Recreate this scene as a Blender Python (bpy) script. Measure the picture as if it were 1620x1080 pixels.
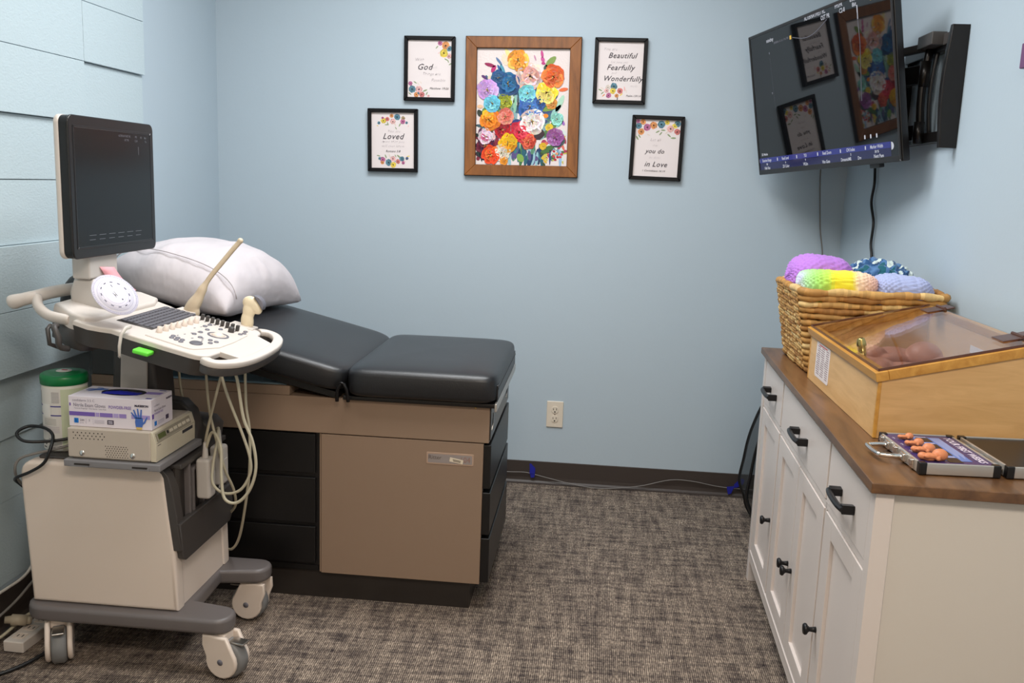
import bpy, bmesh, math, random
from mathutils import Vector, Matrix, noise
R = math.radians
PI = math.pi
random.seed(7)
scene = bpy.context.scene
for o in list(bpy.data.objects):
    bpy.data.objects.remove(o, do_unlink=True)
COL = scene.collection

# ------------------------------------------------------------------ camera
PITCH, YAW, ROLL, FPX = 0.17458, -0.08634, -0.03759, 1440.0
CAM_Z = 1.408
def make_camera():
    fw = Vector((math.sin(YAW)*math.cos(PITCH), math.cos(YAW)*math.cos(PITCH), -math.sin(PITCH)))
    rt = Vector((math.cos(YAW), -math.sin(YAW), 0))
    dn = fw.cross(rt)
    r2 = math.cos(ROLL)*rt + math.sin(ROLL)*dn
    d2 = -math.sin(ROLL)*rt + math.cos(ROLL)*dn
    cd = bpy.data.cameras.new('camera'); cd.sensor_width = 36; cd.lens = FPX/1620*36
    cd.clip_start = 0.05
    c = bpy.data.objects.new('camera', cd); COL.objects.link(c)
    m = Matrix.Identity(4)
    for i in range(3):
        m[i][0] = r2[i]; m[i][1] = -d2[i]; m[i][2] = -fw[i]
    m[0][3], m[1][3], m[2][3] = 0, 0, CAM_Z
    c.matrix_world = m
    scene.camera = c
make_camera()

# ------------------------------------------------------------------ world, lamps, exposure
wd = bpy.data.worlds.new('world'); scene.world = wd; wd.use_nodes = True
wd.node_tree.nodes['Background'].inputs[0].default_value = (1, 0.9, 0.8, 1)
wd.node_tree.nodes['Background'].inputs[1].default_value = 0.14
vs = scene.view_settings
vs.view_transform = 'Standard'; vs.look = 'None'; vs.gamma = 1; vs.use_curve_mapping = False
vs.exposure = 0.12
def area(name, loc, rot, sx, sy, power, col, spread=180):
    l = bpy.data.lights.new(name, 'AREA'); l.shape = 'RECTANGLE'; l.size = sx; l.size_y = sy
    l.energy = power; l.color = col; l.spread = R(spread)
    o = bpy.data.objects.new(name, l); COL.objects.link(o); o.location = loc; o.rotation_euler = rot
    return o
CEIL = 2.75
area('ceiling_troffer_light', (-0.45, 2.95, CEIL-0.02), (0, 0, 0), 1.15, 0.56, 34, (0.96, 0.98, 1.0), 175)
area('ceiling_troffer_light', (-0.45, 1.95, CEIL-0.02), (0, 0, 0), 1.15, 0.56, 21, (1.0, 0.98, 0.96), 175)
area('ceiling_troffer_light', (0.20, -0.20, CEIL-0.02), (0, 0, 0), 1.15, 0.56, 54, (1.0, 0.88, 0.76), 175)

# ------------------------------------------------------------------ materials
def lin(c):
    if isinstance(c, (tuple, list)) and max(c[:3]) > 1.001:
        c = [x/255 for x in c]
    return tuple((x/12.92 if x <= 0.04045 else ((x+0.055)/1.055)**2.4) for x in c[:3]) + (1,)
def newmat(name):
    m = bpy.data.materials.new(name); m.use_nodes = True
    nt = m.node_tree; b = nt.nodes['Principled BSDF']
    return m, nt, b
def N(nt, t, **k):
    n = nt.nodes.new(t)
    for a, v in k.items(): setattr(n, a, v)
    return n
def mat(name, col, rough=0.5, metal=0.0, bump=0, bscale=200, spec=0.5, coat=0, var=0, vscale=6, sheen=0, stretch=None, bdist=.002):
    m, nt, b = newmat(name)
    b.inputs['Base Color'].default_value = lin(col)
    b.inputs['Roughness'].default_value = rough
    b.inputs['Metallic'].default_value = metal
    b.inputs['Specular IOR Level'].default_value = spec
    b.inputs['Coat Weight'].default_value = coat
    if sheen: b.inputs['Sheen Weight'].default_value = sheen
    tc = N(nt, 'ShaderNodeTexCoord')
    mp = N(nt, 'ShaderNodeMapping'); nt.links.new(tc.outputs['Object'], mp.inputs[0])
    if stretch: mp.inputs['Scale'].default_value = stretch
    if bump:
        n = N(nt, 'ShaderNodeTexNoise'); n.inputs['Scale'].default_value = bscale; n.inputs['Detail'].default_value = 3
        nt.links.new(mp.outputs[0], n.inputs['Vector'])
        bp = N(nt, 'ShaderNodeBump'); bp.inputs['Strength'].default_value = bump; bp.inputs['Distance'].default_value = bdist
        nt.links.new(n.outputs[0], bp.inputs['Height']); nt.links.new(bp.outputs[0], b.inputs['Normal'])
    if var:
        n = N(nt, 'ShaderNodeTexNoise'); n.inputs['Scale'].default_value = vscale; n.inputs['Detail'].default_value = 4
        nt.links.new(mp.outputs[0], n.inputs['Vector'])
        r = N(nt, 'ShaderNodeValToRGB'); c = lin(col)
        r.color_ramp.elements[0].position = 0.3; r.color_ramp.elements[1].position = 0.7
        r.color_ramp.elements[0].color = tuple(x*(1-var) for x in c[:3])+(1,)
        r.color_ramp.elements[1].color = tuple(min(1, x*(1+var)) for x in c[:3])+(1,)
        nt.links.new(n.outputs[0], r.inputs[0]); nt.links.new(r.outputs[0], b.inputs['Base Color'])
    return m
def attrmat(name, rough=0.6, spec=0.4, bump=0, bscale=300, coat=0, sheen=0):
    """material whose colour is the paint colour stored on the faces"""
    m, nt, b = newmat(name)
    a = N(nt, 'ShaderNodeAttribute'); a.attribute_name = 'Col'
    nt.links.new(a.outputs['Color'], b.inputs['Base Color'])
    b.inputs['Roughness'].default_value = rough; b.inputs['Specular IOR Level'].default_value = spec
    b.inputs['Coat Weight'].default_value = coat; b.inputs['Sheen Weight'].default_value = sheen
    if bump:
        tc = N(nt, 'ShaderNodeTexCoord')
        n = N(nt, 'ShaderNodeTexNoise'); n.inputs['Scale'].default_value = bscale
        nt.links.new(tc.outputs['Object'], n.inputs['Vector'])
        bp = N(nt, 'ShaderNodeBump'); bp.inputs['Strength'].default_value = bump; bp.inputs['Distance'].default_value = 0.002
        nt.links.new(n.outputs[0], bp.inputs['Height']); nt.links.new(bp.outputs[0], b.inputs['Normal'])
    return m
def glowmat(name, col, s):
    m, nt, b = newmat(name)
    b.inputs['Base Color'].default_value = (0.01, 0.01, 0.01, 1)
    b.inputs['Emission Color'].default_value = lin(col); b.inputs['Emission Strength'].default_value = s
    b.inputs['Roughness'].default_value = 0.15
    return m
def woodmat(name, c1, c2, rough, scale, rotz=0, axis='X', dist=3.0, coat=0.1):
    m, nt, b = newmat(name)
    tc = N(nt, 'ShaderNodeTexCoord'); mp = N(nt, 'ShaderNodeMapping')
    nt.links.new(tc.outputs['Object'], mp.inputs[0]); mp.inputs['Scale'].default_value = scale
    n = N(nt, 'ShaderNodeTexNoise'); n.inputs['Scale'].default_value = 1; n.inputs['Detail'].default_value = 8
    n.inputs['Roughness'].default_value = 0.62; n.inputs['Distortion'].default_value = 0.6
    nt.links.new(mp.outputs[0], n.inputs['Vector'])
    r = N(nt, 'ShaderNodeValToRGB'); r.color_ramp.elements[0].position = 0.34; r.color_ramp.elements[1].position = 0.66
    r.color_ramp.elements[0].color = lin(c1); r.color_ramp.elements[1].color = lin(c2)
    nt.links.new(n.outputs[0], r.inputs[0]); nt.links.new(r.outputs[0], b.inputs['Base Color'])
    b.inputs['Roughness'].default_value = rough; b.inputs['Coat Weight'].default_value = coat
    b.inputs['Coat Roughness'].default_value = 0.35
    return m
def carpetmat():
    m, nt, b = newmat('woven_carpet')
    L = nt.links.new
    tc = N(nt, 'ShaderNodeTexCoord')
    def noi(scale, detail=2, rough=0.6):
        mp = N(nt, 'ShaderNodeMapping'); mp.inputs['Scale'].default_value = scale; L(tc.outputs['Object'], mp.inputs[0])
        n = N(nt, 'ShaderNodeTexNoise'); n.inputs['Scale'].default_value = 1; n.inputs['Detail'].default_value = detail
        n.inputs['Roughness'].default_value = rough; L(mp.outputs[0], n.inputs['Vector']); return n.outputs[0]
    def ramp(src, p0, c0, p1, c1):
        r = N(nt, 'ShaderNodeValToRGB'); r.color_ramp.elements[0].position = p0; r.color_ramp.elements[1].position = p1
        r.color_ramp.elements[0].color = c0; r.color_ramp.elements[1].color = c1; L(src, r.inputs[0]); return r.outputs[0]
    def mix(kind, f, a, bb):
        x = N(nt, 'ShaderNodeMix'); x.data_type = 'RGBA'; x.blend_type = kind
        if isinstance(f, float): x.inputs[0].default_value = f
        else: L(f, x.inputs[0])
        L(a, x.inputs[6]); L(bb, x.inputs[7]); return x.outputs[2]
    W1, K1 = (1, 1, 1, 1), (0, 0, 0, 1)
    yarn = ramp(noi((230, 60, 1), 2), 0.30, lin((104, 92, 82)), 0.70, lin((222, 202, 180)))
    blotch = ramp(noi((7, 44, 1), 6, 0.72), 0.40, K1, 0.58, W1)         # dark dashes running across
    blotch2 = ramp(noi((38, 5, 1), 6, 0.72), 0.40, K1, 0.60, W1)       # and along
    dark = ramp(noi((150, 190, 1), 2), 0.3, lin((30, 28, 34)), 0.7, lin((112, 100, 94)))
    f1 = mix('MULTIPLY', 1.0, blotch, blotch2)
    sm = N(nt, 'ShaderNodeMix'); sm.data_type = 'RGBA'; sm.blend_type = 'MIX'; sm.inputs[0].default_value = 0.50
    L(blotch, sm.inputs[6]); L(blotch2, sm.inputs[7])
    body = mix('MIX', sm.outputs[2], dark, yarn)
    # woven ribs: fine rows both ways
    mp = N(nt, 'ShaderNodeMapping'); L(tc.outputs['Object'], mp.inputs[0])
    wv = N(nt, 'ShaderNodeTexWave'); wv.wave_type = 'BANDS'; wv.bands_direction = 'X'; wv.inputs['Scale'].default_value = 52
    wv.inputs['Distortion'].default_value = 0.8; wv.inputs['Detail'].default_value = 1; L(mp.outputs[0], wv.inputs['Vector'])
    wv2 = N(nt, 'ShaderNodeTexWave'); wv2.wave_type = 'BANDS'; wv2.bands_direction = 'Y'; wv2.inputs['Scale'].default_value = 34
    wv2.inputs['Distortion'].default_value = 0.8; L(mp.outputs[0], wv2.inputs['Vector'])
    g1 = ramp(wv.outputs['Fac'], 0.1, (0.30, 0.28, 0.30, 1), 0.6, W1)
    g2 = ramp(wv2.outputs['Fac'], 0.05, (0.55, 0.53, 0.54, 1), 0.5, W1)
    body = mix('MULTIPLY', 0.8, body, g1); body = mix('MULTIPLY', 0.7, body, g2)
    L(body, b.inputs['Base Color']); b.inputs['Roughness'].default_value = 0.95; b.inputs['Specular IOR Level'].default_value = 0.1
    bp = N(nt, 'ShaderNodeBump'); bp.inputs['Strength'].default_value = 0.7; bp.inputs['Distance'].default_value = 0.003
    L(g1, bp.inputs['Height']); L(bp.outputs[0], b.inputs['Normal'])
    return m
def acrylicmat():
    m, nt, b = newmat('clear_acrylic')
    nt.nodes.remove(b); out = nt.nodes['Material Output']
    tr = N(nt, 'ShaderNodeBsdfTransparent'); tr.inputs[0].default_value = (0.965, 0.95, 0.95, 1)
    gl = N(nt, 'ShaderNodeBsdfGlossy'); gl.inputs['Roughness'].default_value = 0.03
    lw = N(nt, 'ShaderNodeLayerWeight'); pw = N(nt, 'ShaderNodeMath', operation='POWER'); pw.inputs[1].default_value = 4.2
    nt.links.new(lw.outputs['Facing'], pw.inputs[0]); fr = N(nt, 'ShaderNodeMath', operation='MULTIPLY_ADD'); fr.inputs[1].default_value = 0.8; fr.inputs[2].default_value = 0.03
    nt.links.new(pw.outputs[0], fr.inputs[0])
    mx = N(nt, 'ShaderNodeMixShader'); nt.links.new(fr.outputs[0], mx.inputs[0]); nt.links.new(tr.outputs[0], mx.inputs[1]); nt.links.new(gl.outputs[0], mx.inputs[2])
    nt.links.new(mx.outputs[0], out.inputs[0])
    return m
def meshfabricmat():
    m, nt, b = newmat('open_mesh_fabric')
    b.inputs['Base Color'].default_value = lin((20, 24, 26)); b.inputs['Roughness'].default_value = 0.8
    b.inputs['Alpha'].default_value = 0.72
    return m

M = {}
M['wall'] = mat('pale_blue_wall_paint', (182, 197, 207), 0.55, bump=0.12, bscale=90, spec=0.3)
M['plank'] = mat('pale_blue_painted_plank', (187, 203, 209), 0.45, bump=0.55, bscale=160, spec=0.45, stretch=(1, 0.6, 1))
M['near_wall'] = mat('warm_cream_wall', (214, 196, 176), 0.7)
M['ceiling'] = mat('white_ceiling', (222, 222, 216), 0.8)
M['carpet'] = carpetmat()
M['cove'] = mat('dark_rubber_cove', (66, 58, 54), 0.45, bump=0.1, bscale=60, spec=0.4)
M['white_plastic'] = mat('cream_white_plastic', (212, 203, 195), 0.42, bump=0.06, bscale=500)
M['cart_white'] = mat('warm_white_cart_plastic', (220, 205, 192), 0.4, bump=0.08, bscale=600)
M['grey_plastic'] = mat('mid_grey_plastic', (104, 98, 97), 0.42, bump=0.05, bscale=500)
M['dark_plastic'] = mat('charcoal_plastic', (66, 62, 60), 0.45, bump=0.05, bscale=500)
M['black_plastic'] = mat('black_plastic', (18, 17, 18), 0.35)
M['bezel'] = mat('glossy_black_bezel', (26, 24, 25), 0.28)
M['dark_screen'] = mat('unlit_glass_screen', (14, 16, 18), 0.22, spec=0.4)
M['tv_screen'] = mat('television_glass', (14, 15, 17), 0.03, spec=0.5)
M['key'] = mat('grey_keys', (96, 94, 100), 0.5)
M['button'] = mat('grey_buttons', (112, 110, 118), 0.4)
M['cream'] = mat('cream_probe_plastic', (232, 216, 184), 0.35)
M['cable'] = mat('cream_cable_rubber', (186, 178, 155), 0.5)
M['black_cable'] = mat('black_cable_rubber', (16, 16, 18), 0.45)
M['grey_cable'] = mat('grey_cable_rubber', (120, 116, 112), 0.5)
M['white_cable'] = mat('white_cable_rubber', (214, 208, 200), 0.5)
M['beige'] = mat('beige_laminate', (146, 123, 104), 0.45, bump=0.05, bscale=300, spec=0.35)
M['table_black'] = mat('black_laminate', (15, 14, 15), 0.38, bump=0.05, bscale=200)
M['table_dark'] = mat('dark_brown_enamel', (48, 43, 40), 0.3)
M['vinyl'] = mat('black_vinyl', (30, 31, 34), 0.36, bump=0.25, bscale=350, spec=0.5)
M['steel'] = mat('brushed_steel', (190, 188, 184), 0.3, 1.0)
M['chrome'] = mat('chrome', (225, 222, 218), 0.12, 1.0)
M['brass'] = mat('aged_brass', (190, 170, 110), 0.22, 1.0)
M['alum'] = mat('satin_aluminium', (204, 200, 194), 0.35, 0.75)
M['linen'] = mat('white_cotton', (200, 193, 196), 0.85, bump=0.55, bscale=6.5, spec=0.15, bdist=.02, stretch=(1.6, .8, 1))
M['cabinet'] = mat('white_painted_wood', (218, 207, 200), 0.38, bump=0.04, bscale=200)
M['cab_end'] = mat('white_painted_side', (208, 200, 190), 0.5, bump=0.04, bscale=200)
M['cab_top'] = woodmat('walnut_top', (84, 56, 34), (122, 86, 54), 0.34, (26, 3, 26))
M['maple'] = woodmat('maple_panel', (205, 160, 102), (222, 178, 120), 0.42, (5, 5, 40))
M['maple_trim'] = woodmat('honey_maple_trim', (186, 128, 48), (214, 158, 72), 0.4, (30, 3, 30))
M['picture_wood'] = woodmat('brown_picture_wood', (112, 64, 22), (148, 90, 38), 0.5, (40, 6, 6))
M['black_wood'] = mat('black_picture_wood', (10, 9, 12), 0.42, spec=0.25)
M['black_metal'] = mat('black_iron', (20, 19, 21), 0.35, 0.3)
M['mount'] = mat('black_mount_metal', (28, 25, 24), 0.3, 0.4)
M['straw'] = attrmat('woven_straw', 0.6, 0.35, bump=0.4, bscale=120)
M['yarn'] = attrmat('soft_yarn', 0.95, 0.1, bump=0.4, bscale=700, sheen=0.2)
M['print'] = attrmat('printed_paper', 0.6, 0.2)
M['paint'] = attrmat('thick_oil_paint', 0.45, 0.35, bump=0.5, bscale=140)
M['card'] = attrmat('printed_card', 0.5, 0.3)
M['gloss_print'] = attrmat('glossy_printed_sheet', 0.25, 0.5)
M['skin'] = mat('brown_vinyl_skin', (196, 138, 112), 0.45, bump=0.1, bscale=60, var=0.12, vscale=14)
M['fleece'] = mat('pale_grey_fleece', (214, 212, 222), 0.95, bump=1.0, bscale=170)
M['acrylic'] = acrylicmat()
M['hinge'] = mat('brown_hinge_metal', (104, 74, 66), 0.35, 0.5)
M['green'] = mat('green_plastic_lid', (10, 120, 62), 0.35)
M['label_white'] = mat('white_label_paper', (226, 222, 218), 0.5)
M['pink'] = mat('pink_note_paper', (238, 168, 176), 0.8)
M['tape'] = mat('blue_painters_tape', (26, 32, 150), 0.6)
M['usb'] = mat('bright_green_plastic', (110, 235, 70), 0.4)
M['ivory'] = mat('ivory_plastic', (226, 214, 196), 0.4)
M['slot'] = mat('dark_slot', (40, 34, 30), 0.6)
M['printer'] = mat('beige_printer_shell', (188, 176, 163), 0.45, bump=0.04, bscale=400)
M['pad'] = mat('grey_blue_pad_paper', (140, 166, 180), 0.6, bump=0.8, bscale=30, stretch=(1, 6, 1))
M['net'] = meshfabricmat()
M['purple'] = mat('purple_frame', (110, 70, 110), 0.5)
M['white_glow'] = glowmat('white_screen_text', (225, 228, 240), 0.6)
M['blue_glow'] = glowmat('blue_screen_bar', (44, 52, 150), 0.55)
M['blue_glow_dim'] = glowmat('dim_blue_screen_bar', (30, 32, 96), 0.45)
M['dim_glow'] = glowmat('faint_screen_text', (150, 150, 165), 0.32)
M['yellow_glow'] = glowmat('yellow_screen_mark', (235, 190, 70), 0.8)
M['red_mark'] = mat('red_mark', (190, 40, 40), 0.5)

# ------------------------------------------------------------------ mesh builder
class MB:
    def __init__(self):
        self.bm = bmesh.new(); self.cl = self.bm.loops.layers.float_color.new('Col')
        self.T = Matrix.Identity(4); self.col = (0.5, 0.5, 0.5, 1); self.mi = 0; self.smooth = False; self.wn = False
    def v(self, p): return self.bm.verts.new(self.T @ Vector(p))
    def f(self, vs_, col=None, smooth=None):
        try: fc = self.bm.faces.new(vs_)
        except ValueError: return None
        fc.material_index = self.mi; fc.smooth = self.smooth if smooth is None else smooth
        c = col or self.col
        for l in fc.loops: l[self.cl] = c
        return fc
    def poly(self, pts, col=None): return self.f([self.v(p) for p in pts], col)
    def box(self, x0, x1, y0, y1, z0, z1, bev=0, seg=2):
        if bev:
            self.wn = True; t = bmesh.new(); bmesh.ops.create_cube(t, size=1)
            for v in t.verts: v.co = Vector(((x0+x1)/2+v.co.x*(x1-x0), (y0+y1)/2+v.co.y*(y1-y0), (z0+z1)/2+v.co.z*(z1-z0)))
            bmesh.ops.bevel(t, geom=t.edges[:], offset=bev, segments=seg, profile=0.5, affect='EDGES')
            self.add(t, smooth=True); t.free(); return
        p = [(x0, y0, z0), (x1, y0, z0), (x1, y1, z0), (x0, y1, z0), (x0, y0, z1), (x1, y0, z1), (x1, y1, z1), (x0, y1, z1)]
        vv = [self.v(q) for q in p]
        for q in ((0, 3, 2, 1), (4, 5, 6, 7), (0, 1, 5, 4), (1, 2, 6, 5), (2, 3, 7, 6), (3, 0, 4, 7)): self.f([vv[i] for i in q], smooth=False)
    def add(self, t, smooth=None):
        mp = {}
        for v in t.verts: mp[v] = self.v(v.co)
        for fc in t.faces: self.f([mp[v] for v in fc.verts], smooth=smooth)
    def prism(self, pts, axis, a, b, bev=0, seg=2):
        """polygon given in the two other axes, extruded along axis from a to b"""
        def P(u, w, t):
            return {'x': (t, u, w), 'y': (u, t, w), 'z': (u, w, t)}[axis]
        t = bmesh.new()
        lo = [t.verts.new(P(u, w, a)) for u, w in pts]; hi = [t.verts.new(P(u, w, b)) for u, w in pts]
        n = len(pts)
        f1 = t.faces.new(lo); f2 = t.faces.new(hi)
        for i in range(n): t.faces.new((lo[i], lo[(i+1) % n], hi[(i+1) % n], hi[i]))
        bmesh.ops.recalc_face_normals(t, faces=t.faces[:])
        if bev:
            self.wn = True; es = [e for e in t.edges if (e.verts[0] in lo) == (e.verts[1] in lo)]
            es = [e for e in f1.edges] + [e for e in f2.edges]
            bmesh.ops.bevel(t, geom=es, offset=bev, segments=seg, profile=0.5, affect='EDGES')
        self.add(t, smooth=bool(bev)); t.free()
    def tube(self, path, r, seg=10, closed=False, caps=True, cols=None, squash=None):
        path = [Vector(p) for p in path]; n = len(path)
        rr = r if isinstance(r, (list, tuple)) else [r]*n
        up = Vector((0, 0, 1)); rings = []
        prev = None
        for i, p in enumerate(path):
            if closed: d = path[(i+1) % n]-path[i-1]
            else: d = path[min(i+1, n-1)]-path[max(i-1, 0)]
            d.normalize()
            if prev is None:
                a = up if abs(d.z) < 0.9 else Vector((1, 0, 0))
                s = d.cross(a).normalized()
            else:
                s = (prev - d*prev.dot(d)).normalized()
            prev = s; u = s.cross(d).normalized()
            rings.append([self.v(p + (s*math.cos(2*PI*k/seg)*(squash or 1) + u*math.sin(2*PI*k/seg))*rr[i]) for k in range(seg)])
        m = n if closed else n-1
        for i in range(m):
            A, B = rings[i], rings[(i+1) % n]
            for k in range(seg):
                self.f([A[k], A[(k+1) % seg], B[(k+1) % seg], B[k]], cols[i] if cols else None, True)
        if caps and not closed:
            self.f(rings[0][::-1]); self.f(rings[-1])
    def lathe(self, prof, c=(0, 0, 0), seg=32, axis='z', cols=None):
        """profile of (radius, height) turned round an axis through c"""
        def P(r, h, a):
            x, y = r*math.cos(a), r*math.sin(a)
            return {'z': (c[0]+x, c[1]+y, c[2]+h), 'y': (c[0]+x, c[1]+h, c[2]+y), 'x': (c[0]+h, c[1]+x, c[2]+y)}[axis]
        rings = []
        for r, h in prof:
            if r < 1e-6: rings.append([self.v(P(0, h, 0))])
            else: rings.append([self.v(P(r, h, 2*PI*k/seg)) for k in range(seg)])
        for i in range(len(rings)-1):
            A, B = rings[i], rings[i+1]; cc = cols[i] if cols else None
            for k in range(seg):
                k2 = (k+1) % seg
                if len(A) == 1 and len(B) == 1: continue
                if len(A) == 1: self.f([A[0], B[k2], B[k]], cc, True)
                elif len(B) == 1: self.f([A[k], A[k2], B[0]], cc, True)
                else: self.f([A[k], A[k2], B[k2], B[k]], cc, True)
    def text(self, s, size, M4, col=None, shear=0.0, align='CENTER', bold=0.0, space=1.0, xs=1.0):
        """flat lettering, local x right / y up / z towards the reader, mapped by M4"""
        cu = bpy.data.curves.new('t', 'FONT'); cu.body = s; cu.size = size; cu.shear = shear
        cu.align_x = align; cu.align_y = 'CENTER'; cu.offset = bold; cu.space_character = space; cu.resolution_u = 2
        ob = bpy.data.objects.new('t', cu); COL.objects.link(ob)
        dg = bpy.context.evaluated_depsgraph_get(); dg.update()
        me = bpy.data.meshes.new_from_object(ob.evaluated_get(dg))
        mp = [self.v(M4 @ Vector((v.co.x*xs, v.co.y, 0))) for v in me.vertices]
        for p in me.polygons: self.f([mp[i] for i in p.vertices], lin(col) if col else None, False)
        bpy.data.objects.remove(ob, do_unlink=True); bpy.data.curves.remove(cu); bpy.data.meshes.remove(me)

LOC = {}
def tag(o, label=None, cat=None, group=None, kind=None):
    if label: o['label'] = label
    if cat: o['category'] = cat
    if group: o['group'] = group
    if kind: o['kind'] = kind
    return o
def obj(name, mb, mats, parent=None, world=True, mods=None, loc=None):
    """link the built mesh as one object; world=True means it was modelled in room coordinates"""
    me = bpy.data.meshes.new(name)
    bmesh.ops.recalc_face_normals(mb.bm, faces=mb.bm.faces[:])
    o = bpy.data.objects.new(name, me)
    root = parent
    off = Vector((0, 0, 0))
    if parent is not None and world: off = LOC.get(parent.name, Vector((0, 0, 0)))
    if parent is None and world:
        if loc is None:
            lo = [min(v.co[i] for v in mb.bm.verts) for i in range(3)]; hi = [max(v.co[i] for v in mb.bm.verts) for i in range(3)]
            loc = ((lo[0]+hi[0])/2, (lo[1]+hi[1])/2, lo[2])
        off = Vector(loc); o.location = off
    if off.length: bmesh.ops.translate(mb.bm, verts=mb.bm.verts[:], vec=-off)
    mb.bm.to_mesh(me); mb.bm.free()
    for m in (mats if isinstance(mats, (list, tuple)) else [mats]): me.materials.append(m)
    COL.objects.link(o)
    if mb.wn:
        me.set_sharp_from_angle(angle=R(50)); wn = o.modifiers.new('even_shading', 'WEIGHTED_NORMAL'); wn.keep_sharp = True; wn.weight = 90
    if parent is not None: o.parent = parent
    LOC[o.name] = off if parent is None else LOC.get(parent.name, Vector((0, 0, 0)))
    return o
def thing(name, label, cat, loc=(0, 0, 0), rot=None, group=None):
    o = bpy.data.objects.new(name, None); COL.objects.link(o); o.location = loc; o.empty_display_size = 0.1
    if rot is not None: o.rotation_euler = rot
    tag(o, label, cat, group); LOC[o.name] = Vector(loc) if rot is None else Vector((0, 0, 0))
    return o
def struct(name, mb, m): return tag(obj(name, mb, m), kind='structure')
def arc(cx, cy, r, a0, a1, n=6): return [(cx+r*math.cos(R(a0+(a1-a0)*i/n)), cy+r*math.sin(R(a0+(a1-a0)*i/n))) for i in range(n+1)]
def rrect(x0, x1, y0, y1, r, n=4):
    return arc(x0+r, y0+r, r, 180, 270, n)+arc(x1-r, y0+r, r, 270, 360, n)+arc(x1-r, y1-r, r, 0, 90, n)+arc(x0+r, y1-r, r, 90, 180, n)
def spline(pts, n=8, closed=False):
    P = [Vector(p) for p in pts]; out = []; m = len(P)
    rng = range(m) if closed else range(m-1)
    for i in rng:
        a = P[i-1] if (i > 0 or closed) else P[0]; b = P[i]; c = P[(i+1) % m]; d = P[(i+2) % m] if (i+2 < m or closed) else P[-1]
        for k in range(n):
            t = k/n
            out.append(0.5*((2*b)+(-a+c)*t+(2*a-5*b+4*c-d)*t*t+(-a+3*b-3*c+d)*t**3))
    if not closed: out.append(P[-1])
    return out
def remeshed(build, voxel=0.004, smooth=6):
    """voxel-fused smooth surface from overlapping solids; returns an MB"""
    mb = MB(); build(mb)
    bmesh.ops.recalc_face_normals(mb.bm, faces=mb.bm.faces[:])
    me = bpy.data.meshes.new('t'); mb.bm.to_mesh(me); mb.bm.free()
    ob = bpy.data.objects.new('t', me); COL.objects.link(ob)
    m = ob.modifiers.new('r', 'REMESH'); m.mode = 'VOXEL'; m.voxel_size = voxel
    s = ob.modifiers.new('s', 'SMOOTH'); s.iterations = smooth; s.factor = 0.5
    dg = bpy.context.evaluated_depsgraph_get(); dg.update()
    me2 = bpy.data.meshes.new_from_object(ob.evaluated_get(dg))
    out = MB(); vv = [out.v(v.co) for v in me2.vertices]
    for p in me2.polygons: out.f([vv[i] for i in p.vertices], smooth=True)
    bpy.data.objects.remove(ob, do_unlink=True); bpy.data.meshes.remove(me); bpy.data.meshes.remove(me2)
    return out
def ell(mb, c, r, rot=None, seg=20, rings=12):
    Tm = Matrix.Translation(Vector(c)) @ ((rot or Matrix.Identity(3)).to_4x4())
    old = mb.T; mb.T = old @ Tm
    top = mb.v((0, 0, r[2])); bot = mb.v((0, 0, -r[2])); L = []
    for i in range(1, rings):
        ph = PI*i/rings
        L.append([mb.v((r[0]*math.sin(ph)*math.cos(2*PI*k/seg), r[1]*math.sin(ph)*math.sin(2*PI*k/seg), r[2]*math.cos(ph))) for k in range(seg)])
    for k in range(seg):
        k2 = (k+1) % seg
        mb.f([top, L[0][k], L[0][k2]], smooth=True); mb.f([bot, L[-1][k2], L[-1][k]], smooth=True)
        for i in range(len(L)-1): mb.f([L[i][k], L[i+1][k], L[i+1][k2], L[i][k2]], smooth=True)
    mb.T = old

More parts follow.
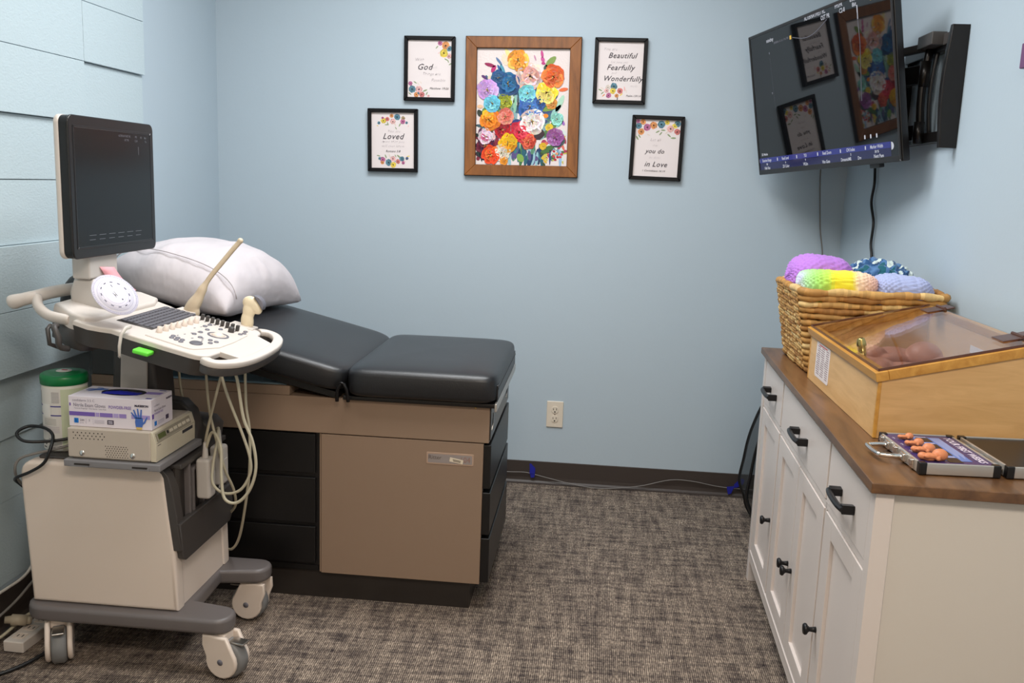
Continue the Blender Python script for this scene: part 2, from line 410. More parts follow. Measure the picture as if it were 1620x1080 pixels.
# ================================================================== THE ROOM
XL, XR, YB, YN = -1.75, 1.075, 4.14, -1.3
def room():
    b = MB(); b.box(XL-0.1, XR+0.1, YN-0.1, YB+0.1, -0.06, 0.0); struct('floor', b, M['carpet'])
    b = MB(); b.box(XL-0.1, XR+0.1, YN-0.1, YB+0.1, CEIL, CEIL+0.06); struct('ceiling', b, M['ceiling'])
    b = MB(); b.box(XL, XR, YB, YB+0.1, 0, CEIL); struct('wall_back', b, M['wall'])
    b = MB(); b.box(XL-0.1, XL, YN-0.1, YB+0.1, 0, CEIL); struct('wall_left', b, M['wall'])
    b = MB(); b.box(XR, XR+0.1, YN-0.1, YB+0.1, 0, CEIL); struct('wall_right', b, M['wall'])
    b = MB(); b.box(XL, XR, YN-0.1, YN, 0, CEIL); struct('wall_near', b, M['near_wall'])
    # horizontal boards on the left wall, some thicker than others so that they cast ledges
    rows = [0.13, 0.388, 0.582, 0.776, 0.970, 1.1635, 1.3575, 1.5495, 1.7455, 1.939, 2.133, 2.327, CEIL]
    near = [0.0015, 0.0015, 0.009, 0.038, 0.038, 0.018, 0.021, 0.034, 0.034, 0.020, 0.03, 0.02]
    far = [0.0015, 0.0015, 0.009, 0.038, 0.038, 0.018, 0.021, 0.0225, 0.034, 0.034, 0.03, 0.02]
    b = MB()
    for i in range(len(rows)-1):
        z0, z1 = rows[i]+0.0008, rows[i+1]-0.0008
        b.box(XL, XL+near[i], YN, 2.987, z0, z1, 0.0012, 1)
        b.box(XL, XL+far[i], 2.989, 3.40, z0, z1, 0.0012, 1)
    struct('trim_1', b, M['plank'])
    # rubber cove base with its toe
    def cove(name, pts, axis, a, bb):
        b = MB(); b.prism(pts, axis, a, bb); struct(name, b, M['cove'])
    prof = lambda s, w0: [(w0, 0), (w0+s*0.020, 0), (w0+s*0.020, 0.003), (w0+s*0.012, 0.006), (w0+s*0.006, 0.014), (w0+s*0.004, 0.03), (w0+s*0.004, 0.106), (w0, 0.108)]
    cove('baseboard_back', prof(-1, YB), 'x', XL, XR)
    cove('baseboard_right', [(x, z) for x, z in prof(-1, XR)], 'y', YN, YB)
    cove('baseboard_left', [(x, z*1.18) for x, z in prof(1, XL+0.012)], 'y', YN, YB)
room()

def outlet():
    x0, x1, z0, z1 = -0.183, -0.106, 0.279, 0.404
    t = thing('wall_outlet', 'ivory double wall outlet on the blue back wall above the dark base trim', 'outlet', ((x0+x1)/2, YB, z0))
    b = MB(); b.box(x0, x1, YB-0.006, YB, z0, z1, 0.003); obj('cover_plate', b, M['ivory'], t)
    cx = (x0+x1)/2
    for cz in ((z0+z1)/2+0.0215, (z0+z1)/2-0.0215):
        b = MB(); b.prism(arc(cx, cz, 0.0175, 20, 160, 8)+arc(cx, cz, 0.0175, 200, 340, 8), 'y', YB-0.0085, YB-0.004, 0.0008, 1)
        s = obj('socket', b, M['ivory'], t)
        b = MB()
        b.box(cx-0.0085, cx-0.006, YB-0.0092, YB-0.008, cz-0.001, cz+0.008)
        b.box(cx+0.006, cx+0.0085, YB-0.0092, YB-0.008, cz-0.001, cz+0.009)
        b.prism(arc(cx, cz-0.009, 0.0035, 0, 360, 10), 'y', YB-0.0092, YB-0.008)
        obj('slots', b, M['slot'], s)
    b = MB(); b.prism(arc(cx, (z0+z1)/2, 0.003, 0, 360, 10), 'y', YB-0.0075, YB-0.005); obj('screw', b, M['steel'], t)
outlet()

def wire_and_tape():
    pts = [(-0.56, 4.127, .052), (-0.36, 4.126, .051), (-0.279, 4.126, .054), (-0.237, 4.126, .048), (-0.123, 4.122, .026), (-0.018, 4.108, .012), (0.101, 4.105, .006), (0.262, 4.120, .023), (0.406, 4.127, .061), (0.508, 4.127, .062), (0.611, 4.127, .047), (0.684, 4.127, .041), (0.75, 4.127, .040), (0.9, 4.127, .035)]
    b = MB(); b.tube(spline(pts, 6), 0.0022, 6)
    tag(obj('wire', b, M['grey_cable']), 'thin grey wire sagging along the dark base trim of the back wall', 'wire')
    b = MB(); y = 4.1225
    b.prism([(-0.252, .098), (-0.246, .100), (-0.224, .078), (-0.225, .046), (-0.227, .032), (-0.243, .030), (-0.249, .052)], 'y', y, y+0.0008)
    b.prism([(-0.250, .05), (-0.226, .05), (-0.226, .064), (-0.250, .066)], 'y', y-0.002, y+0.0003)
    tag(obj('tape_strip', b, M['tape']), 'blue tape piece holding the wire beside the exam table', 'tape', 'blue tape pieces on the base trim')
    b = MB()
    b.prism([(0.70, .060), (0.724, .088), (0.738, .092), (0.746, .084), (0.742, .066), (0.724, .052), (0.706, .044)], 'y', y, y+0.0008)
    b.prism([(0.668, .048), (0.706, .054), (0.697, .036), (0.690, .016), (0.676, .012)], 'y', y-0.001, y+0.0004)
    tag(obj('tape_strip', b, M['tape']), 'crumpled blue tape piece holding the wire near the white cabinet', 'tape', 'blue tape pieces on the base trim')
wire_and_tape()

# ------------------------------------------------------------------ pictures on the back wall
def petals(mb, cx, cy, r, col, n=6, z=0.0, thick=0.0, jitter=0.12, c2=None, wob=0):
    """a flower of overlapping cupped petals laid one over the other"""
    rnd = random.random
    a0 = rnd()*6.28; lay = 0
    for ring, (rad, k, s) in enumerate([(0.56, n, 0.52), (0.30, max(4, n-2), 0.38)]):
        for i in range(k):
            a = a0+2*PI*i/k+(rnd()-.5)*0.35+ring*0.5
            ca, sa = math.cos(a), math.sin(a)
            px, py = cx+r*rad*ca, cy+r*rad*sa
            f = 0.84+rnd()*0.26
            base = c2 if (c2 and rnd() < 0.4) else col
            m = 16; pr = r*s*(0.9+rnd()*0.2); zz = z+thick*.035*lay; lay += 1
            ph1, ph2 = rnd()*6.28, rnd()*6.28
            cen = mb.v((cx+r*.06*ca, cy+r*.06*sa, zz-thick*.02)); rim = []; mid = []
            for j in range(m):
                b_ = 2*PI*j/m; rr = pr*(1+jitter*.8*math.sin(3*b_+ph1)+jitter*.5*math.sin(5*b_+ph2))
                lx, ly = rr*math.cos(b_)*.88, rr*math.sin(b_)*1.12
                mid.append(mb.v((px+.62*(lx*ca-ly*sa), py+.62*(lx*sa+ly*ca), zz+thick*.10)))
                rim.append(mb.v((px+lx*ca-ly*sa, py+lx*sa+ly*ca, zz+thick*.24*(1+.3*math.sin(2*b_+ph2)))))
            for j in range(m):
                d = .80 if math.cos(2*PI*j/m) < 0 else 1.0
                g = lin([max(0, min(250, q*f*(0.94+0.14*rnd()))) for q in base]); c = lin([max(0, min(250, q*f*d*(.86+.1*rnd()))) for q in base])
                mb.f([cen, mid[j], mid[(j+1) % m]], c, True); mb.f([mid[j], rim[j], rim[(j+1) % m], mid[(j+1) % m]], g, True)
def blob(mb, cx, cy, rx, ry, ang, col, z):
    m = 10; ca, sa = math.cos(ang), math.sin(ang); pts = []
    for j in range(m):
        a = 2*PI*j/m; w = 1 if abs(math.cos(a)) < 0.8 else 0.9
        x, y = rx*math.cos(a)*(0.95+random.random()*0.1), ry*math.sin(a)*w
        pts.append((cx+x*ca-y*sa, cy+x*sa+y*ca, z))
    mb.poly(pts, lin(col))
def framemesh(mb, w, h, fw, d, bev=0.002):
    """four mitred rails, front towards local +z"""
    o = [(-w/2, -h/2), (w/2, -h/2), (w/2, h/2), (-w/2, h/2)]; i_ = [(-w/2+fw, -h/2+fw), (w/2-fw, -h/2+fw), (w/2-fw, h/2-fw), (-w/2+fw, h/2-fw)]
    for k in range(4):
        a, b_, c, e = o[k], o[(k+1) % 4], i_[(k+1) % 4], i_[k]
        t = bmesh.new()
        lo = [t.verts.new((p[0], p[1], 0)) for p in (a, b_, c, e)]; hi = [t.verts.new((p[0], p[1], d)) for p in (a, b_, c, e)]
        t.faces.new(lo[::-1]); t.faces.new(hi)
        for q in range(4): t.faces.new((lo[q], lo[(q+1) % 4], hi[(q+1) % 4], hi[q]))
        bmesh.ops.bevel(t, geom=t.edges[:], offset=bev, segments=1, affect='EDGES')
        mb.add(t, smooth=False); t.free()
I4 = Matrix.Identity(4)
def picture(label, cx, cz, w, h, fw, tilt, wood, art, depth=0.02, wname='picture_frame'):
    T = Matrix.Translation((cx, YB, cz)) @ Matrix.Rotation(R(-tilt), 4, 'Y') @ Matrix.Rotation(R(90), 4, 'X')
    t = thing(wname, label, 'picture', (0, 0, 0), (0, 0, 0)); t.matrix_world = T
    b = MB(); framemesh(b, w, h, fw, depth); obj('frame', b, wood, t, world=False)
    return t
def textprint(label, cx, cz, tilt, lines, deco):
    w, h, fw = 0.228, 0.278, 0.0165
    t = picture(label, cx, cz, w, h, fw, tilt, M['black_wood'], None, 0.022)
    b = MB(); b.col = lin((232, 221, 219)); b.box(-w/2+fw-.002, w/2-fw+.002, -h/2+fw-.002, h/2-fw+.002, 0.004, 0.010)
    pw, ph = w-2*fw, h-2*fw
    for kind, u, v_, r, c in deco:
        r = r*.86; c = tuple(q+(228-q)*.22 for q in c)
        x, y = (u-0.5)*pw, (0.5-v_)*ph
        lim = lambda q: max(-pw/2+.002, min(pw/2-.002, q))
        if kind == 'f':
            petals(b, max(-pw/2+r, min(pw/2-r, x)), max(-ph/2+r, min(ph/2-r, y)), r, c, 6, 0.0103, 0.0006)
            blob(b, max(-pw/2+r, min(pw/2-r, x)), max(-ph/2+r, min(ph/2-r, y)), r*.22, r*.22, 0, [q*.35 for q in c], 0.0113)
        else:
            blob(b, x, y, r, r*0.3, random.random()*3.1, c, 0.0102)
    obj('print', b, M['print'], t, world=False)
    b = MB()
    for s, x, v_, size, dark, bold in lines:
        g = (62, 58, 66) if dark else (150, 140, 146)
        b.text(s, size, Matrix.Translation(((x-0.5)*pw, (0.5-v_)*ph, 0.0116)), g, shear=0.35, bold=-0.0004 if not bold else 0, space=1.08)
    obj('lettering', b, M['print'], t, world=False)
    return t
YE, OR, PK, TE, MG, GR, LI, RD = (236, 200, 50), (222, 130, 60), (236, 170, 165), (60, 110, 130), (180, 80, 130), (120, 140, 90), (225, 205, 190), (205, 95, 90)
random.seed(11)
textprint('black-framed print reading God, flowers in two corners, upper left of the floral painting', -0.769, 1.882, 0.4,
    [('With', .26, .34, .019, 0, 0), ('God', .38, .47, .036, 1, 1), ('will', .60, .475, .015, 0, 0), ('Things are', .54, .585, .018, 0, 0), ('Possible', .70, .695, .018, 0, 0), ('Matthew 19:26', .72, .84, .013, 1, 1)],
    [('f', .86, .09, .020, OR), ('f', .82, .22, .021, YE), ('f', .97, .14, .014, TE), ('f', .95, .27, .013, PK), ('f', .73, .05, .012, MG), ('l', .66, .12, .010, GR), ('l', .87, .33, .010, GR), ('l', .92, .36, .009, GR), ('l', .97, .41, .009, GR), ('l', .70, .22, .006, PK),
     ('f', .10, .86, .018, TE), ('f', .26, .86, .018, PK), ('f', .06, .76, .011, MG), ('f', .20, .96, .013, OR), ('f', .33, .97, .014, RD), ('l', .17, .74, .010, GR), ('l', .24, .76, .009, LI), ('l', .30, .74, .008, LI), ('l', .40, .88, .013, GR), ('l', .44, .93, .010, GR), ('f', .48, .98, .007, PK), ('f', .25, .93, .007, TE), ('l', .05, .94, .01, GR)])
textprint('black-framed print reading Loved between two flower garlands, lower left of the floral painting', -0.930, 1.567, 0.9,
    [('You are', .52, .335, .017, 0, 0), ('Loved', .50, .43, .036, 1, 1), ('more than you', .50, .52, .016, 0, 0), ('will ever know', .50, .60, .016, 0, 0), ('Romans 5:8', .50, .695, .013, 1, 1)],
    [('f', .28, .15, .014, YE), ('f', .60, .08, .016, TE), ('f', .37, .12, .011, RD), ('f', .50, .16, .014, PK), ('f', .73, .16, .013, MG), ('f', .47, .06, .010, OR), ('f', .74, .10, .010, (150, 120, 80)), ('f', .17, .19, .008, TE), ('f', .82, .18, .007, TE), ('l', .35, .22, .010, GR), ('l', .38, .20, .010, GR), ('l', .55, .21, .012, LI), ('l', .14, .24, .006, YE), ('l', .66, .22, .011, GR), ('l', .57, .28, .008, GR), ('f', .26, .10, .007, MG), ('l', .86, .24, .006, PK),
     ('f', .40, .90, .017, TE), ('f', .51, .94, .015, YE), ('f', .26, .85, .014, MG), ('f', .25, .90, .010, OR), ('f', .50, .83, .014, PK), ('f', .62, .88, .012, RD), ('f', .71, .83, .013, TE), ('f', .74, .90, .009, MG), ('f', .83, .82, .008, (50, 70, 110)), ('f', .19, .83, .008, TE), ('l', .16, .78, .010, GR), ('l', .33, .79, .011, GR), ('l', .42, .78, .012, LI), ('l', .56, .78, .008, GR), ('l', .64, .79, .014, GR), ('l', .86, .78, .009, YE), ('l', .78, .87, .009, LI), ('l', .55, .88, .006, TE)])
textprint('black-framed print reading Beautiful, Fearfully, Wonderfully, upper right of the floral painting', 0.070, 1.894, 0.2,
    [('You are', .26, .125, .017, 0, 0), ('Beautiful', .53, .235, .032, 1, 1), ('for you are', .47, .345, .015, 0, 0), ('Fearfully', .50, .44, .032, 1, 1), ('and', .36, .53, .014, 0, 0), ('Wonderfully', .56, .63, .031, 1, 1), ('made', .82, .75, .014, 0, 0), ('Psalm 139:14', .82, .92, .011, 1, 1)],
    [('f', .38, .76, .017, TE), ('f', .36, .84, .015, YE), ('f', .52, .84, .014, RD), ('f', .27, .92, .013, MG), ('f', .22, .84, .011, PK), ('f', .25, .78, .012, LI), ('f', .45, .92, .010, OR), ('l', .08, .83, .011, GR), ('l', .13, .88, .010, GR), ('l', .12, .80, .011, LI), ('l', .62, .80, .012, PK), ('l', .66, .84, .009, LI), ('l', .47, .97, .010, (90, 80, 80)), ('l', .55, .90, .010, YE), ('l', .16, .92, .010, OR)])
textprint('black-framed print reading in Love under a band of flowers, lower right of the floral painting', 0.248, 1.572, -0.5,
    [('Let all', .46, .355, .017, 0, 0), ('that', .46, .45, .014, 0, 0), ('you do', .46, .555, .027, 1, 1), ('be done', .47, .665, .014, 0, 0), ('in Love', .50, .785, .031, 1, 1), ('1 Corinthians 16:14', .46, .90, .0115, 1, 1)],
    [('f', .05, .12, .016, TE), ('f', .16, .05, .014, OR), ('f', .13, .22, .016, OR), ('f', .26, .14, .018, MG), ('f', .40, .10, .018, OR), ('f', .57, .08, .019, TE), ('f', .70, .04, .012, YE), ('f', .78, .15, .018, PK), ('f', .94, .06, .016, TE), ('f', .94, .20, .015, RD), ('f', .87, .10, .013, YE), ('l', .05, .33, .013, GR), ('l', .10, .30, .011, GR), ('l', .50, .21, .012, GR), ('l', .57, .24, .011, GR), ('l', .62, .18, .012, GR), ('l', .76, .27, .012, GR), ('l', .86, .31, .014, GR), ('l', .70, .22, .010, LI), ('f', .05, .04, .010, MG), ('l', .30, .27, .010, LI)])
def painting():
    cx, cz, w, h, fw = -0.351, 1.728, 0.505, 0.598, 0.0475
    t = picture('large floral oil painting of bright flowers in a wide brown wood frame', cx, cz, w, h, fw, 0.8, M['picture_wood'], None, 0.024, 'framed_painting')
    b = MB(); framemesh(b, w-2*fw+.010, h-2*fw+.010, 0.006, 0.021, 0.001); obj('inner_lip', b, M['black_wood'], t, world=False)
    b = MB(); framemesh(b, w+.004, h+.004, 0.006, 0.020, 0.001); obj('outer_edge', b, M['black_wood'], t, world=False)
    pw, ph = w-2*fw, h-2*fw
    b = MB(); b.col = lin((232, 218, 214)); b.box(-pw/2, pw/2, -ph/2, ph/2, 0.004, 0.009)
    random.seed(5)
    def P(x, y): return (((x-815)/608-0.5)*pw, (0.5-(y-155)/775)*ph)
    K = pw/608
    lim = lambda x, y, r: (max(-pw/2+r, min(pw/2-r, x)), max(-ph/2+r, min(ph/2-r, y)))
    def stroke(x, y, rx, ry, a, c, z=0.0095):
        px, py = P(x, y); rr = max(rx, ry)*K*0.9; px, py = lim(px, py, min(rr, 0.03)); g = 1.35 if z < .0104 else 1.0; blob(b, px, py, rx*K*g, ry*K*g, -R(a), c, z)
    # bottom wash of dark stems, then strokes and leaves
    for i in range(80):
        x = 1040+random.random()*230; y = 790+random.random()*110
        stroke(x, y, 12+random.random()*30, 7+random.random()*5, 82+random.random()*16, random.choice([(30, 60, 100), (40, 95, 110), (60, 120, 130), (40, 60, 90), (90, 140, 110), (70, 120, 70), (150, 190, 200), (90, 80, 130)]), 0.0094+random.random()*.0008)
    for i in range(100):
        x = 830+random.random()*200; y = 700+random.random()*190
        stroke(x, y, 8+random.random()*22, 7+random.random()*10, random.random()*180, random.choice([(60, 30, 60), (40, 40, 70), (130, 40, 60), (220, 200, 210), (180, 60, 100), (90, 50, 80), (30, 40, 40)]), 0.0094+random.random()*.0008)
    for i in range(80):
        x = 1260+random.random()*140; y = 700+random.random()*190
        stroke(x, y, 6+random.random()*18, 4+random.random()*8, random.random()*180, random.choice([(70, 110, 70), (90, 60, 100), (200, 190, 80), (170, 60, 90), (120, 160, 190), (60, 80, 70), (220, 110, 90), (215, 225, 220)]), 0.0094+random.random()*.0008)
    for i in range(190):
        x = 870+random.random()*460; y = 350+random.random()*380
        stroke(x, y, 12+random.random()*26, 8+random.random()*12, random.random()*180, random.choice([(84, 122, 106), (54, 104, 126), (120, 160, 140), (104, 142, 76), (70, 96, 120), (60, 80, 122), (136, 170, 176)]), 0.0094+random.random()*.0008)
    for s in [(1240, 190, 24, 9, 80, (200, 70, 140)), (1245, 225, 18, 12, 60, (205, 80, 150)), (1250, 250, 14, 9, 10, (190, 60, 130)), (1195, 215, 20, 5, 70, (200, 140, 170)), (900, 265, 36, 12, 15, (150, 30, 80)), (925, 290, 26, 14, -60, (185, 40, 110)), (865, 345, 22, 9, 30, (90, 50, 110)), (960, 240, 34, 8, 50, (90, 120, 160)), (985, 300, 44, 14, 70, (80, 150, 175)), (965, 290, 30, 9, 60, (40, 90, 150)), (1298, 238, 46, 20, -45, (130, 155, 80)), (1268, 280, 16, 20, 0, (60, 90, 70)), (1385, 420, 32, 12, -10, (232, 110, 60)), (1290, 545, 56, 18, -12, (125, 155, 70)), (1365, 510, 60, 18, -65, (175, 215, 190)), (1340, 560, 50, 14, -50, (150, 200, 190)), (840, 585, 26, 18, 60, (50, 60, 50)), (1070, 520, 60, 12, 90, (140, 190, 160)), (1040, 480, 40, 22, 60, (200, 215, 195)), (1090, 510, 60, 5, 90, (30, 40, 50)), (1290, 820, 52, 20, -30, (70, 110, 60)), (1365, 775, 46, 26, -25, (70, 90, 90)), (1365, 625, 44, 26, -70, (150, 220, 205)), (1225, 715, 46, 40, 0, (60, 42, 50)), (1085, 650, 40, 30, 0, (50, 60, 120)), (1310, 870, 50, 6, 90, (40, 60, 130)), (845, 870, 40, 7, 80, (40, 50, 60)), (830, 860, 20, 14, 50, (40, 50, 50)), (830, 800, 24, 20, 0, (60, 30, 70)), (840, 670, 36, 10, 10, (60, 90, 100)), (1275, 595, 18, 14, 0, (240, 140, 40)), (840, 540, 20, 12, 0, (235, 190, 150)), (1390, 640, 18, 10, 60, (160, 110, 190)), (910, 350, 24, 18, 0, (225, 205, 180)), (1385, 880, 60, 10, 90, (150, 185, 215)), (1115, 880, 30, 22, 60, (130, 170, 80)), (1020, 180, 40, 14, 60, (245, 225, 150)), (1000, 230, 40, 22, 70, (240, 215, 190))]:
        stroke(*s, z=0.0106)
    for x, y in ((1335, 830), (1355, 845), (1335, 865), (1360, 868), (1385, 850), (1345, 885), (1378, 868)):
        stroke(x, y, 10, 8, 20, random.choice([(200, 60, 80), (235, 150, 110), (180, 40, 60)]), 0.0107)
    for x, y in ((1265, 880), (1280, 900), (1255, 850), (1270, 930)): stroke(x, y, 14, 8, 40, random.choice([(60, 80, 50), (220, 180, 60)]), 0.0107)
    FL = [(960, 350, 52, (38, 84, 128), None), (1025, 390, 80, (34, 104, 150), (20, 70, 120)), (1165, 335, 95, (238, 208, 200), (225, 160, 150)), (1085, 218, 74, (242, 150, 42), (246, 190, 80)),
          (885, 430, 74, (200, 152, 216), (220, 180, 235)), (1150, 450, 58, (120, 205, 215), (160, 220, 215)), (1275, 440, 74, (242, 208, 52), (245, 225, 120)), (1315, 335, 76, (234, 96, 36), (240, 130, 60)),
          (920, 520, 58, (104, 194, 216), (140, 215, 225)), (1005, 505, 50, (172, 174, 40), (140, 150, 40)), (1310, 510, 40, (225, 150, 60), (200, 130, 60)), (1170, 540, 84, (46, 92, 160), (70, 120, 190)), (1235, 510, 45, (40, 80, 140), None),
          (1190, 632, 86, (238, 232, 228), (225, 205, 195)), (1010, 602, 56, (238, 116, 98), (240, 150, 130)), (905, 630, 72, (246, 134, 28), (250, 180, 40)), (1350, 615, 40, (150, 218, 202), None),
          (880, 740, 50, (200, 90, 130), (230, 200, 215)), (875, 800, 64, (112, 22, 48), (60, 20, 60)), (990, 690, 58, (176, 18, 34), (120, 10, 30)), (1112, 705, 72, (232, 34, 66), (245, 70, 90)),
          (1165, 770, 52, (206, 66, 44), (225, 100, 70)), (990, 845, 58, (236, 226, 208), (220, 205, 180)), (1030, 780, 64, (246, 188, 20), (240, 160, 20)), (915, 880, 64, (232, 70, 26), (240, 110, 40)), (1005, 910, 28, (240, 150, 40), None),
          (1340, 735, 60, (150, 80, 146), (180, 120, 180)), (1300, 672, 26, (240, 200, 60), None), (1262, 798, 24, (240, 190, 50), None), (925, 740, 24, (235, 190, 190), None)]
    for fi, (x, y, r, c, c2) in enumerate(FL):
        px, py = P(x, y); r_ = r*K*0.98; px, py = lim(px, py, r_*1.05); zf = .0108+.00022*(fi % 9)
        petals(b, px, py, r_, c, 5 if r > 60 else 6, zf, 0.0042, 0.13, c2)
        for j in range(9):
            a = random.random()*6.28; q = r_*0.18*random.random()
            blob(b, px+q*math.cos(a), py+q*math.sin(a), r_*0.06, r_*0.04, a, random.choice([(60, 40, 30), (200, 160, 60), (230, 200, 120), (90, 50, 30)]), zf+.0026)
    obj('canvas', b, M['paint'], t, world=False)
painting()
def side_picture():
    b = MB(); y0, y1 = 2.33, 2.522
    t = thing('picture_frame', 'purple frame edge on the right wall at the photo edge', 'picture', (XR, (y0+y1)/2, 1.737))
    b.box(XR-0.02, XR, y0, y1, 1.737, 1.80, 0.003); obj('frame', b, M['purple'], t)
side_picture()

# ------------------------------------------------------------------ television, its mount and cords
def television():
    wv = Vector((.300, -.953, .047)).normalized(); nb = Vector((.940, .303, .156)).normalized()
    wv = (wv-nb*wv.dot(nb)).normalized(); nf = -nb; up = nf.cross(wv).normalized()
    TW, TH = 0.961, 0.564
    c = Vector((.780, 3.543, 1.7715))
    T = Matrix.Identity(4)
    for i in range(3): T[i][0] = wv[i]; T[i][1] = up[i]; T[i][2] = nf[i]; T[i][3] = c[i]
    t = thing('television', 'flat black television tilted down in the corner showing a blue-barred scan screen', 'television', (0, 0, 0), (0, 0, 0)); t.matrix_world = T
    w, h = TW/2, TH/2
    b = MB(); b.box(-w, w, -h, h, -0.030, -0.002, 0.004); b.box(-w*0.75, w*0.75, -h*0.85, h*0.35, -0.055, -0.028, 0.008)
    obj('housing', b, M['bezel'], t, world=False)
    b = MB(); framemesh(b, TW, TH, 0.011, 0.004, 0.0015); b.box(-w+.008, w-.008, -h+.003, -h+.020, -0.001, 0.0045, 0.001)
    obj('bezel', b, M['bezel'], t, world=False)
    b = MB(); b.box(-w+.009, w-.009, -h+.018, h-.009, -0.001, 0.0015); sc = obj('screen', b, M['tv_screen'], t, world=False)
    def U(u, v): return ((u-0.5)*TW, (0.5-v)*TH)
    def tx(b, s, u, v, size, al='CENTER', sh=0, xs=1.0):
        x, y = U(u, v); b.text(s, size, Matrix.Translation((x, y, 0.0021)), None, sh, al, 0.0003, xs=xs)
    b = MB()
    tx(b, 'ALTERNATIVEST RC', .53, .028, .022, xs=.72); tx(b, 'OST PR', .60, .065, .022, xs=.8)
    tx(b, 'FPS/FR', .69, .028, .021, xs=.8); tx(b, 'C2-8', .71, .065, .021, xs=.8); tx(b, '8.0cm', .78, .026, .019, xs=.8); tx(b, '8bit', .785, .058, .019, xs=.8); tx(b, 'TIs 0.3', .85, .03, .019, xs=.8)
    tx(b, 'mindray', .18, .075, .020, xs=.85)
    x, y = U(.845, .04)
    x0, y0 = U(.80, .085); b.box(x0-.0012, x0+.0035, y0-.035, y0+.01, .0018, .0022)
    
    labs = ['Examine Range', 'Read Level', 'TGI', 'Read Zoom', 'CHI Index', 'Marker Width']
    for i, s in enumerate(labs):
        u = .075+i*.158; tx(b, s, u, .899, .0165, xs=.75); xx, yy = U(u-.066, .899); b.box(xx-.003, xx+.003, yy-.006, yy+.006, .0018, .0022)
    for i, s in enumerate(['90', '6', '9', '', '5', '50 %']):
        if s: tx(b, s, .075+i*.158, .928, .012)
    for u, s in ((.075, 'High Res'), (.235, '2D Color'), (.39, 'WLJm'), (.54, 'Vito Gate'), (.675, 'DynamicMR'), (.76, 'Dry'), (.875, 'Next Page')): tx(b, s, u, .955, .0165, xs=.8)
    tx(b, '2D Mode', .06, .855, .0135, 'CENTER')
    for k, (u, v) in enumerate(((.80, .835), (.835, .835), (.87, .835))):
        xx, yy = U(u, v); b.prism(rrect(xx-.0035, xx+.0035, yy-.007, yy+.007, .003, 3), 'z', .0018, .0022)
    xx, yy = U(.955, .905); b.prism(arc(xx-.006, yy, .013, -90, 90, 8), 'z', .0018, .0022)
    obj('screen_lettering', b, M['white_glow'], sc, world=False)
    b = MB()
    x0, y0 = U(.008, .880); x1, y1 = U(.945, .916); b.box(x0, x1, y1, y0, .0012, .0017)
    obj('screen_bar', b, M['blue_glow'], sc, world=False)
    b = MB(); x0, y0 = U(.008, .918); x1, y1 = U(.945, .972); b.box(x0, x1, y1, y0, .0012, .0016)
    obj('screen_bar', b, M['blue_glow_dim'], sc, world=False)
    b = MB()
    x0, y0 = U(.80, .11); x1, y1 = U(.797, .62)
    pts = [(x0, y0, .002), (x0+.006, (y0*2+y1)/3, .002), (x1-.002, y1, .002)]; b.tube(pts, .0009, 5)
    A = [U(.36+.25*i/14, .105+.055*max(0,math.sin(PI*(i+1.0)/16))**1.2-.03*i/14) for i in range(15)]
    b.tube([(p[0], p[1], .002) for p in A], .0013, 5)
    for i in range(31):
        xx, yy = U(.17+.0006*i, .20+.0135*i); s = .0014 if i % 5 else .0024; b.box(xx-s, xx+s, yy-.0008, yy+.0008, .0018, .0022)
    for v in (.165, .44): xx, yy = U(.17, v); b.poly([(xx-.006, yy+.006, .0022), (xx+.005, yy+.005, .0022), (xx-.001, yy-.005, .0022)])
    tx(b, 'GENERAL 0.3 3.6 1 Pct 70%', .27, .105, .011, xs=.9)
    obj('screen_trace', b, M['dim_glow'], sc, world=False)
    b = MB()
    for u, v in ((.345, .108), (.885, .058)):
        xx, yy = U(u, v); b.box(xx-.006, xx+.006, yy-.007, yy+.007, .0018, .0022)
    obj('screen_mark', b, M['yellow_glow'], sc, world=False)
    b = MB(); x0, y0 = U(.83, 1.0); b.box(x0-.028, x0+.028, y0-.014, y0+.002, -.028, -.008, .003)
    obj('sensor_box', b, M['black_plastic'], t, world=False)
    return c, nb, wv, up, T
TVC, TVN, TVW, TVU, TVM = television()
def adopt(o, name_):
    p = bpy.data.objects[name_]; m = Matrix(TVM) if name_ == 'television' else Matrix.Translation(p.location)
    o.parent = p; o.matrix_parent_inverse = m.inverted()
    return o
